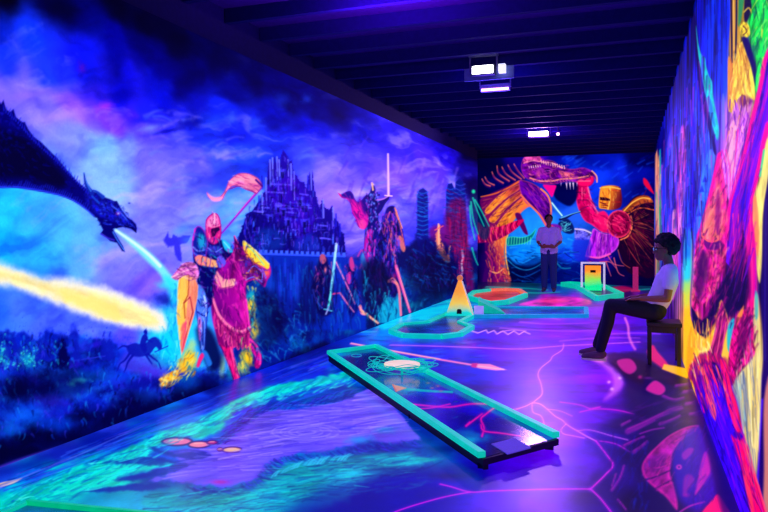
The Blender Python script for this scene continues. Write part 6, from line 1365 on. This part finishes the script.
def at_px(u, v, z): q = on_floor(u, v, z); return (q.x, q.y, q.z)
F1 = at_px(483, 70, 3.24); F2 = at_px(538.5, 134, 3.24)
flood(F1, 'bright white flood light with a junction box, nearer of the two lamps in view', .24, plate=True)
U1 = at_px(495, 87.5, 3.09)
uvbar(U1, 'slim ultraviolet LED bar hanging under the nearer flood light', .35)
flood(F2, 'white flood light glowing violet, farther lamp towards the end wall', .36)
b = at_px(558, 134, 3.24)
sb = empty('indicator_lamp', b, 'tiny pink glowing lamp just right of the farther flood light', 'ceiling light')
bm = bmesh.new(); add_ball(bm, b, (.03, .03, .03), 2); obj('bulb', bm, lamp_mat('pink_led', (1, .3, .7), 6), sb, True)
obj('stalk', tube([(b[0], b[1] + .0, b[2] + .02), (b[0], b[1], ZC)], .008), m_body, sb)
F3 = (-1.7, 4.3, 3.24)
flood(F3, 'white flood light above the foreground, out of the picture', .36)

UV = (.30, .12, 1.0)
area('uv_light_near', (F3[0], F3[1] - .05, 3.05), (0, 0, 0), .5, .3, UV, 30)
area('uv_light_middle', (U1[0], U1[1] - .06, 2.98), (0, 0, 0), .5, .3, UV, 55)
area('uv_light_far', (F2[0], F2[1] - .06, 3.1), (math.radians(-20), 0, 0), .5, .3, (.42, .2, 1.0), 75)
area('violet_wash_far', (F2[0], F2[1] - .08, 3.25), (math.radians(-90), 0, 0), .36, .1, (.6, .25, 1.0), 36)
area('violet_wash_near', (F3[0] - .2, F3[1] + .9, 2.95), (math.radians(180), 0, 0), .6, .3, (.42, .03, 1.0), 40)  # unseen upward panel added to tint the near ceiling purple
area('ceiling_fill_middle', (U1[0], U1[1], 2.95), (math.radians(180), 0, 0), .5, .3, (.12, .05, 1.0), 10)  # added fill aimed up, lifts the dark ceiling towards blue
area('ceiling_fill_far', (F2[0], F2[1], 2.95), (math.radians(180), 0, 0), .5, .3, (.35, .06, 1.0), 28)  # added upward fill for the violet halo round the far lamp

w = bpy.data.worlds.new('night'); scene.world = w; w.use_nodes = True
w.node_tree.nodes['Background'].inputs['Color'].default_value = (.01, .01, .06, 1)
w.node_tree.nodes['Background'].inputs['Strength'].default_value = .2

# ------------------------------------------------------------------ people
def solid(name, bm, m, parent=None, voxel=.009, smooth=6, fac=.5):
    """fuse overlapping tapered limbs into one continuous skin"""
    me = bpy.data.meshes.new(name + '_raw'); bm.to_mesh(me); bm.free()
    t = bpy.data.objects.new(name + '_raw', me); COL.objects.link(t)
    r = t.modifiers.new('r', 'REMESH'); r.mode = 'VOXEL'; r.voxel_size = voxel
    s = t.modifiers.new('s', 'SMOOTH'); s.iterations = smooth; s.factor = fac
    bpy.context.view_layer.update()
    dg = bpy.context.evaluated_depsgraph_get()
    out = bpy.data.meshes.new_from_object(t.evaluated_get(dg)); out.name = name
    bpy.data.objects.remove(t); bpy.data.meshes.remove(me)
    for p in out.polygons: p.use_smooth = True
    out.materials.clear()
    return link(name, out, m, parent)

def limb(bm, pts, rs, n=12, flat=1.0):
    """tapered closed tube with rounded ends"""
    for i in range(len(pts) - 1):
        a, b = Vector(pts[i]), Vector(pts[i + 1]); d = b - a; k = max(2, int(d.length / .03))
        add_tube(bm, [a.lerp(b, j / k) for j in range(k + 1)], [rs[i] + (rs[i + 1] - rs[i]) * j / k for j in range(k + 1)], n)
    for p_, r_ in zip(pts, rs): add_ball(bm, p_, r_, 2)

def hand(bm, w, fwd, side, up, L=.18, curl=.5, r=.0085):
    """palm plus five bent fingers; fwd fingers, side thumb side, up back of hand"""
    w, fwd, side, up = Vector(w), Vector(fwd).normalized(), Vector(side).normalized(), Vector(up).normalized()
    pl = L * .5
    for s in (-.032, -.011, .011, .032):
        limb(bm, [w + side * s * .7, w + fwd * pl + side * s], [.016, .013], 8)
    for s, l in ((-.033, .058), (-.011, .078), (.011, .084), (.033, .07)):
        b = w + fwd * pl + side * s
        k1 = b + fwd * l * .5 - up * l * .5 * curl * .5; k2 = k1 + fwd * l * .3 - up * l * .4 * curl; k3 = k2 + fwd * l * .15 - up * l * .35 * curl
        limb(bm, [b, k1, k2, k3], [r + .0015, r, r - .0005, r - .0015], 8)
    b = w + side * .03 + fwd * .025; k1 = b + side * .03 + fwd * .03 - up * .008; k2 = k1 + fwd * .035 + side * .006 - up * .006
    limb(bm, [b, k1, k2], [.014, .011, .009], 8)

def head(bm, c, f, up, s=1.0):
    """skull, jaw, nose, lips, brow, ears; f = facing"""
    c, f, up = Vector(c), Vector(f).normalized(), Vector(up).normalized(); sd = f.cross(up).normalized(); up = sd.cross(f)
    def E(x, y, z, rx, ry, rz):
        vs = add_ball(bm, (0, 0, 0), 1.0, 3)
        for v in vs:
            q = v.co.copy(); v.co = c + f * (x + q.x * rx) * s + sd * (y + q.y * ry) * s + up * (z + q.z * rz) * s
    E(-.012, 0, .028, .098, .076, .092); E(.018, 0, -.03, .074, .064, .085); E(.052, 0, -.088, .032, .036, .028); E(.03, 0, -.07, .055, .052, .045)
    E(.088, 0, -.012, .014, .011, .032); E(.1, 0, -.034, .015, .014, .011); E(.084, 0, -.062, .011, .024, .007); E(.08, 0, -.075, .012, .022, .008)
    E(.078, .03, .02, .016, .024, .009); E(.078, -.03, .02, .016, .024, .009); E(.066, .034, -.025, .018, .02, .018); E(.066, -.034, -.025, .018, .02, .018)
    for y in (-1, 1): E(-.01, y * .078, -.012, .02, .009, .032)
    return f, sd, up

m_skin = mat('brown_skin', (150, 92, 74), .5, spec=.4, noise=.06)
m_hair = mat('black_hair', (12, 10, 14), .75, noise=.3, scale=60)
m_shirt = mat('white_cotton', (196, 178, 224), .85, .16, noise=.06, glow_rgb=(150, 120, 255))
m_jean = mat('dark_denim', (18, 20, 48), .85, noise=.25, scale=90)
m_shoe = mat('grey_suede', (96, 70, 90), .8)
m_sole = mat('pale_sole', (190, 170, 190), .7, .1)
m_lens = mat('glasses_lens', (150, 190, 240), .12, spec=.8, glow=.25)  # pale tint and own glow stand in for the glint on the glass
m_frame = mat('glasses_frame', (10, 10, 14), .4)
m_eye = mat('eye_white', (220, 215, 225), .3); m_iris = mat('iris', (30, 18, 14), .3)

# -- bench stool
YS = 7.72
st = empty('stool', (.29, YS, 0), 'low black wooden stool against the right wall under the seated man', 'stool')
m_blk = mat('black_stained_wood', (34, 28, 60), .45, noise=.3, scale=14)
obj('seat', box((.135, YS - .16, .40), (.475, YS + .25, .44), .008), m_blk, st)
for x in (.165, .445):
    for y_ in (YS - .125, YS + .215): obj('leg', box((x - .019, y_ - .019, 0), (x + .019, y_ + .019, .40), .004), m_blk, st)
for y_ in (YS - .125, YS + .215): obj('apron', box((.184, y_ - .012, .335), (.421, y_ + .012, .40), .003), m_blk, st)
for x in (.165, .445): obj('stretcher', box((x - .012, YS - .106, .335), (x + .012, YS + .191, .40), .003), m_blk, st)

# -- seated man, facing the far left
YM = YS + .02
bm = bmesh.new()
hipL, hipR = Vector((.245, YM - .09, .548)), Vector((.245, YM + .09, .548))
kneeL, kneeR = Vector((-.185, YM - .10, .60)), Vector((-.19, YM + .10, .585))
ankL, ankR = Vector((-.285, YM - .10, .10)), Vector((-.33, YM + .16, .10))
chest, neck, hc = Vector((.385, YM, .88)), Vector((.395, YM, 1.045)), Vector((.352, YM, 1.20))
shL, shR = Vector((.41, YM - .165, .965)), Vector((.41, YM + .165, .965))
elL, elR = Vector((.37, YM - .22, .695)), Vector((.34, YM + .21, .70))
wrL, wrR = Vector((.12, YM - .155, .685)), Vector((.11, YM + .13, .68))
for h, k, a in ((hipL, kneeL, ankL), (hipR, kneeR, ankR)):
    limb(bm, [h, h.lerp(k, .5), k], [.082, .07, .054]); limb(bm, [k, k.lerp(a, .3) + Vector((.015, 0, 0)), a], [.052, .052, .034])
    limb(bm, [a, a + Vector((-.03, 0, -.05)), a + Vector((-.15, 0, -.068))], [.036, .032, .022])
limb(bm, [(.26, YM - .05, .56), (.325, YM - .045, .71), (.385, YM - .06, .87), (.405, YM - .06, .965)], [.1, .1, .105, .075])
limb(bm, [(.26, YM + .05, .56), (.325, YM + .045, .71), (.385, YM + .06, .87), (.405, YM + .06, .965)], [.1, .1, .105, .075])
limb(bm, [shL, (.408, YM, .985), shR], [.055, .07, .055]); limb(bm, [(.408, YM, .985), neck, (.375, YM, 1.13)], [.062, .052, .05])
for s_, e_, w_ in ((shL, elL, wrL), (shR, elR, wrR)):
    limb(bm, [s_, s_.lerp(e_, .5), e_], [.053, .045, .037]); limb(bm, [e_, e_.lerp(w_, .35), w_], [.038, .036, .025])
hand(bm, wrL, (-1, .25, -.08), (.2, 1, 0), (0, 0, 1), curl=.35); hand(bm, wrR, (-1, -.3, -.05), (-.2, -1, 0), (0, 0, 1), curl=.35)
FD = Vector((-1, -.06, -.04))
f, sd, up = head(bm, hc, FD, (0, 0, 1), 1.06)
man = solid('person', bm, m_skin, None, .0075, 5)
tag(man, 'man in a white T-shirt and dark jeans seated in profile against the right wall', 'person')
def hp(x, y, z, s=1.06): return hc + f * x * s + sd * y * s + up * z * s
for y_ in (-.032, .032):
    bm = bmesh.new(); add_ball(bm, hp(.08, y_, 0.002), .012, 2); e = obj('eye', bm, m_eye, man, True)
    bm = bmesh.new(); add_ball(bm, hp(.0895, y_, 0.002), .005, 2); obj('iris', bm, m_iris, e, True)
# curly hair
bm = bmesh.new(); rh = random.Random(3)
for i in range(420):
    a = rh.uniform(0, 2 * math.pi); z = rh.uniform(-.8, 1); rxy = math.sqrt(max(0, 1 - z * z))
    x, y_ = rxy * math.cos(a), rxy * math.sin(a)
    if x > .45 and z < .36: continue
    if x > -.05 and z < .02: continue
    add_ball(bm, hp(-.022 + x * .112, y_ * .1, .04 + z * .108), rh.uniform(.016, .03), 1)
vs = add_ball(bm, (0, 0, 0), 1, 3)
for v in vs: q = v.co.copy(); v.co = hp(-.026 + q.x * .1, q.y * .084, .046 + q.z * .088)
solid('hair', bm, m_hair, man, .0065, 1, .3)
g = None
for y_ in (-.034, .034):
    bm = bmesh.new(); add_tube(bm, [hp(.108 - abs(y_ + .026 * math.cos(t)) * .16, y_ + .026 * math.cos(t), .004 + .02 * math.sin(t)) for t in np.linspace(0, 6.283, 20, endpoint=False)], .0028, 6, True)
    if g is None: g = obj('glasses', bm, m_frame, man); 
    else: obj('rim', bm, m_frame, g)
    bm = bmesh.new(); vs = [bm.verts.new(hp(.107 - abs(y_ + .025 * math.cos(t)) * .16, y_ + .025 * math.cos(t), .004 + .019 * math.sin(t))) for t in np.linspace(0, 6.283, 20, endpoint=False)]; bm.faces.new(vs); obj('lens', bm, m_lens, g)
for s_ in (-1, 1): obj('temple', tube([hp(.1, s_ * .06, .008), hp(.06, s_ * .078, .01), hp(-.01, s_ * .084, .006)], .0028, 6), m_frame, g)
obj('bridge', tube([hp(.106, -.009, .008), hp(.11, 0, .011), hp(.106, .009, .008)], .0025, 6), m_frame, g)
# shirt
bm = bmesh.new()
for s_ in (-1, 1):
    limb(bm, [(.265, YM + s_ * .052, .605), (.318, YM + s_ * .05, .71), (.374, YM + s_ * .064, .87), (.398, YM + s_ * .06, .955)], [.112, .116, .118, .09])
limb(bm, [shL, (.405, YM, .98), shR], [.066, .08, .066])
for s_, e_ in ((shL, elL), (shR, elR)): limb(bm, [s_, s_.lerp(e_, .5)], [.066, .063])
tee = solid('t_shirt', bm, m_shirt, man, .009, 6)
# jeans
bm = bmesh.new()
for h, k, a in ((hipL, kneeL, ankL), (hipR, kneeR, ankR)):
    limb(bm, [h, h.lerp(k, .5), k], [.1, .087, .068]); limb(bm, [k, k.lerp(a, .35) + Vector((.012, 0, 0)), a + Vector((0, 0, .03))], [.068, .066, .054])
limb(bm, [hipL + Vector((.02, 0, .01)), hipR + Vector((.02, 0, .01))], [.11, .11])
solid('jeans', bm, m_jean, man, .009, 6)
for a in (ankL, ankR):
    bm = bmesh.new(); limb(bm, [a + Vector((.02, 0, -.03)), a + Vector((-.05, 0, -.045)), a + Vector((-.17, 0, -.065))], [.045, .046, .032])
    for v in bm.verts: v.co.z = max(v.co.z, .018)
    s_ = solid('shoe', bm, m_shoe, man, .008, 4)
    bm = bmesh.new(); pts = [(a.x + .055, a.y - .03), (a.x + .055, a.y + .03), (a.x - .1, a.y + .05), (a.x - .19, a.y + .034), (a.x - .205, a.y), (a.x - .19, a.y - .034), (a.x - .1, a.y - .05)]
    add_prism(bm, pts, 0.001, .022); obj('sole', bevel(bm, .004, 1), m_sole, s_)

man.location.x -= .04

# -- standing visitor near the end wall
c = on_floor(549, 291.6); X0, Y0 = c.x, c.y
def Q(x, y, z): return Vector((X0 + x, Y0 + y, z))
bm = bmesh.new()
for s_ in (-1, 1):
    limb(bm, [Q(s_ * .09, 0, .90), Q(s_ * .1, -.01, .5), Q(s_ * .105, .02, .09)], [.085, .055, .036]); limb(bm, [Q(s_ * .105, .02, .07), Q(s_ * .12, -.13, .035)], [.036, .024])
    limb(bm, [Q(s_ * .06, 0, .9), Q(s_ * .065, 0, 1.12), Q(s_ * .075, 0, 1.3), Q(s_ * .06, .01, 1.4)], [.1, .095, .1, .07])
    limb(bm, [Q(s_ * .18, 0, 1.4), Q(s_ * .25, .03, 1.13), Q(s_ * .14, -.17, 1.02)], [.052, .04, .026])
    hand(bm, Q(s_ * .14, -.17, 1.02), (-s_ * .8, -.5, .1), (0, -.3, 1), (s_, -1, 0), curl=.5)
limb(bm, [Q(-.18, 0, 1.4), Q(0, .01, 1.42), Q(.18, 0, 1.4)], [.052, .07, .052]); limb(bm, [Q(0, 0, 1.4), Q(0, -.02, 1.54)], [.06, .05])
hc = Q(0, -.03, 1.63); f, sd, up = head(bm, hc, (.25, -1, -.1), (0, 0, 1), .98)
vis = solid('person', bm, m_skin, None, .01, 4)
tag(vis, 'standing visitor in a pale lavender top and blue jeans before the end wall dragon', 'person')
def hp(x, y, z, s=.98): return hc + f * x * s + sd * y * s + up * z * s
bm = bmesh.new()
vs = add_ball(bm, (0, 0, 0), 1, 3)
for v in vs: q = v.co.copy(); v.co = hp(-.028 + q.x * .1, q.y * .085, .042 + q.z * .088)
for i in range(80):
    a = rh.uniform(.9, 5.4); z = rh.uniform(-.3, .9); rxy = math.sqrt(1 - z * z); add_ball(bm, hp(-.02 + rxy * math.cos(a) * .1, rxy * math.sin(a) * .085, .035 + z * .092), .016, 1)
solid('hair', bm, m_hair, vis, .01, 2)
bm = bmesh.new()
for s_ in (-1, 1):
    limb(bm, [Q(s_ * .075, 0, .92), Q(s_ * .07, 0, 1.12), Q(s_ * .082, 0, 1.3), Q(s_ * .07, .01, 1.39)], [.125, .115, .118, .085]); limb(bm, [Q(s_ * .18, 0, 1.4), Q(s_ * .235, .02, 1.2)], [.068, .066])
limb(bm, [Q(-.18, 0, 1.4), Q(0, .01, 1.415), Q(.18, 0, 1.4)], [.066, .08, .066])
solid('top', bm, mat('lavender_cotton', (190, 160, 226), .85, .16, noise=.06, glow_rgb=(150, 110, 255)), vis, .011, 6)
bm = bmesh.new()
for s_ in (-1, 1): limb(bm, [Q(s_ * .085, 0, .92), Q(s_ * .1, -.01, .5), Q(s_ * .105, .02, .1)], [.108, .078, .066])
limb(bm, [Q(-.07, 0, .92), Q(.07, 0, .92)], [.115, .115])
solid('jeans', bm, mat('blue_denim', (36, 44, 120), .85, noise=.2, scale=90, glow=.1), vis, .011, 6)
for s_ in (-1, 1):
    bm = bmesh.new(); limb(bm, [Q(s_ * .105, .03, .055), Q(s_ * .113, -.06, .05), Q(s_ * .12, -.15, .035)], [.048, .046, .034])
    for v in bm.verts: v.co.z = max(v.co.z, .002)
    solid('shoe', bm, m_shoe, vis, .01, 3)

# ------------------------------------------------------------------ camera and view
cam = bpy.data.cameras.new('camera'); co = bpy.data.objects.new('camera', cam); COL.objects.link(co)
cam.sensor_fit = 'HORIZONTAL'; cam.sensor_width = 36.0; cam.lens = FOC / 768 * 36.0
cam.shift_y = -(256 - HY) / 768.0
co.location = EYE; co.rotation_euler = (math.pi / 2, 0, YAW)
cam.clip_start = .05; cam.clip_end = 100
scene.camera = co
scene.view_settings.view_transform = 'Standard'; scene.view_settings.look = 'None'
scene.view_settings.gamma = 1.0; scene.view_settings.use_curve_mapping = False; scene.view_settings.exposure = 0.0
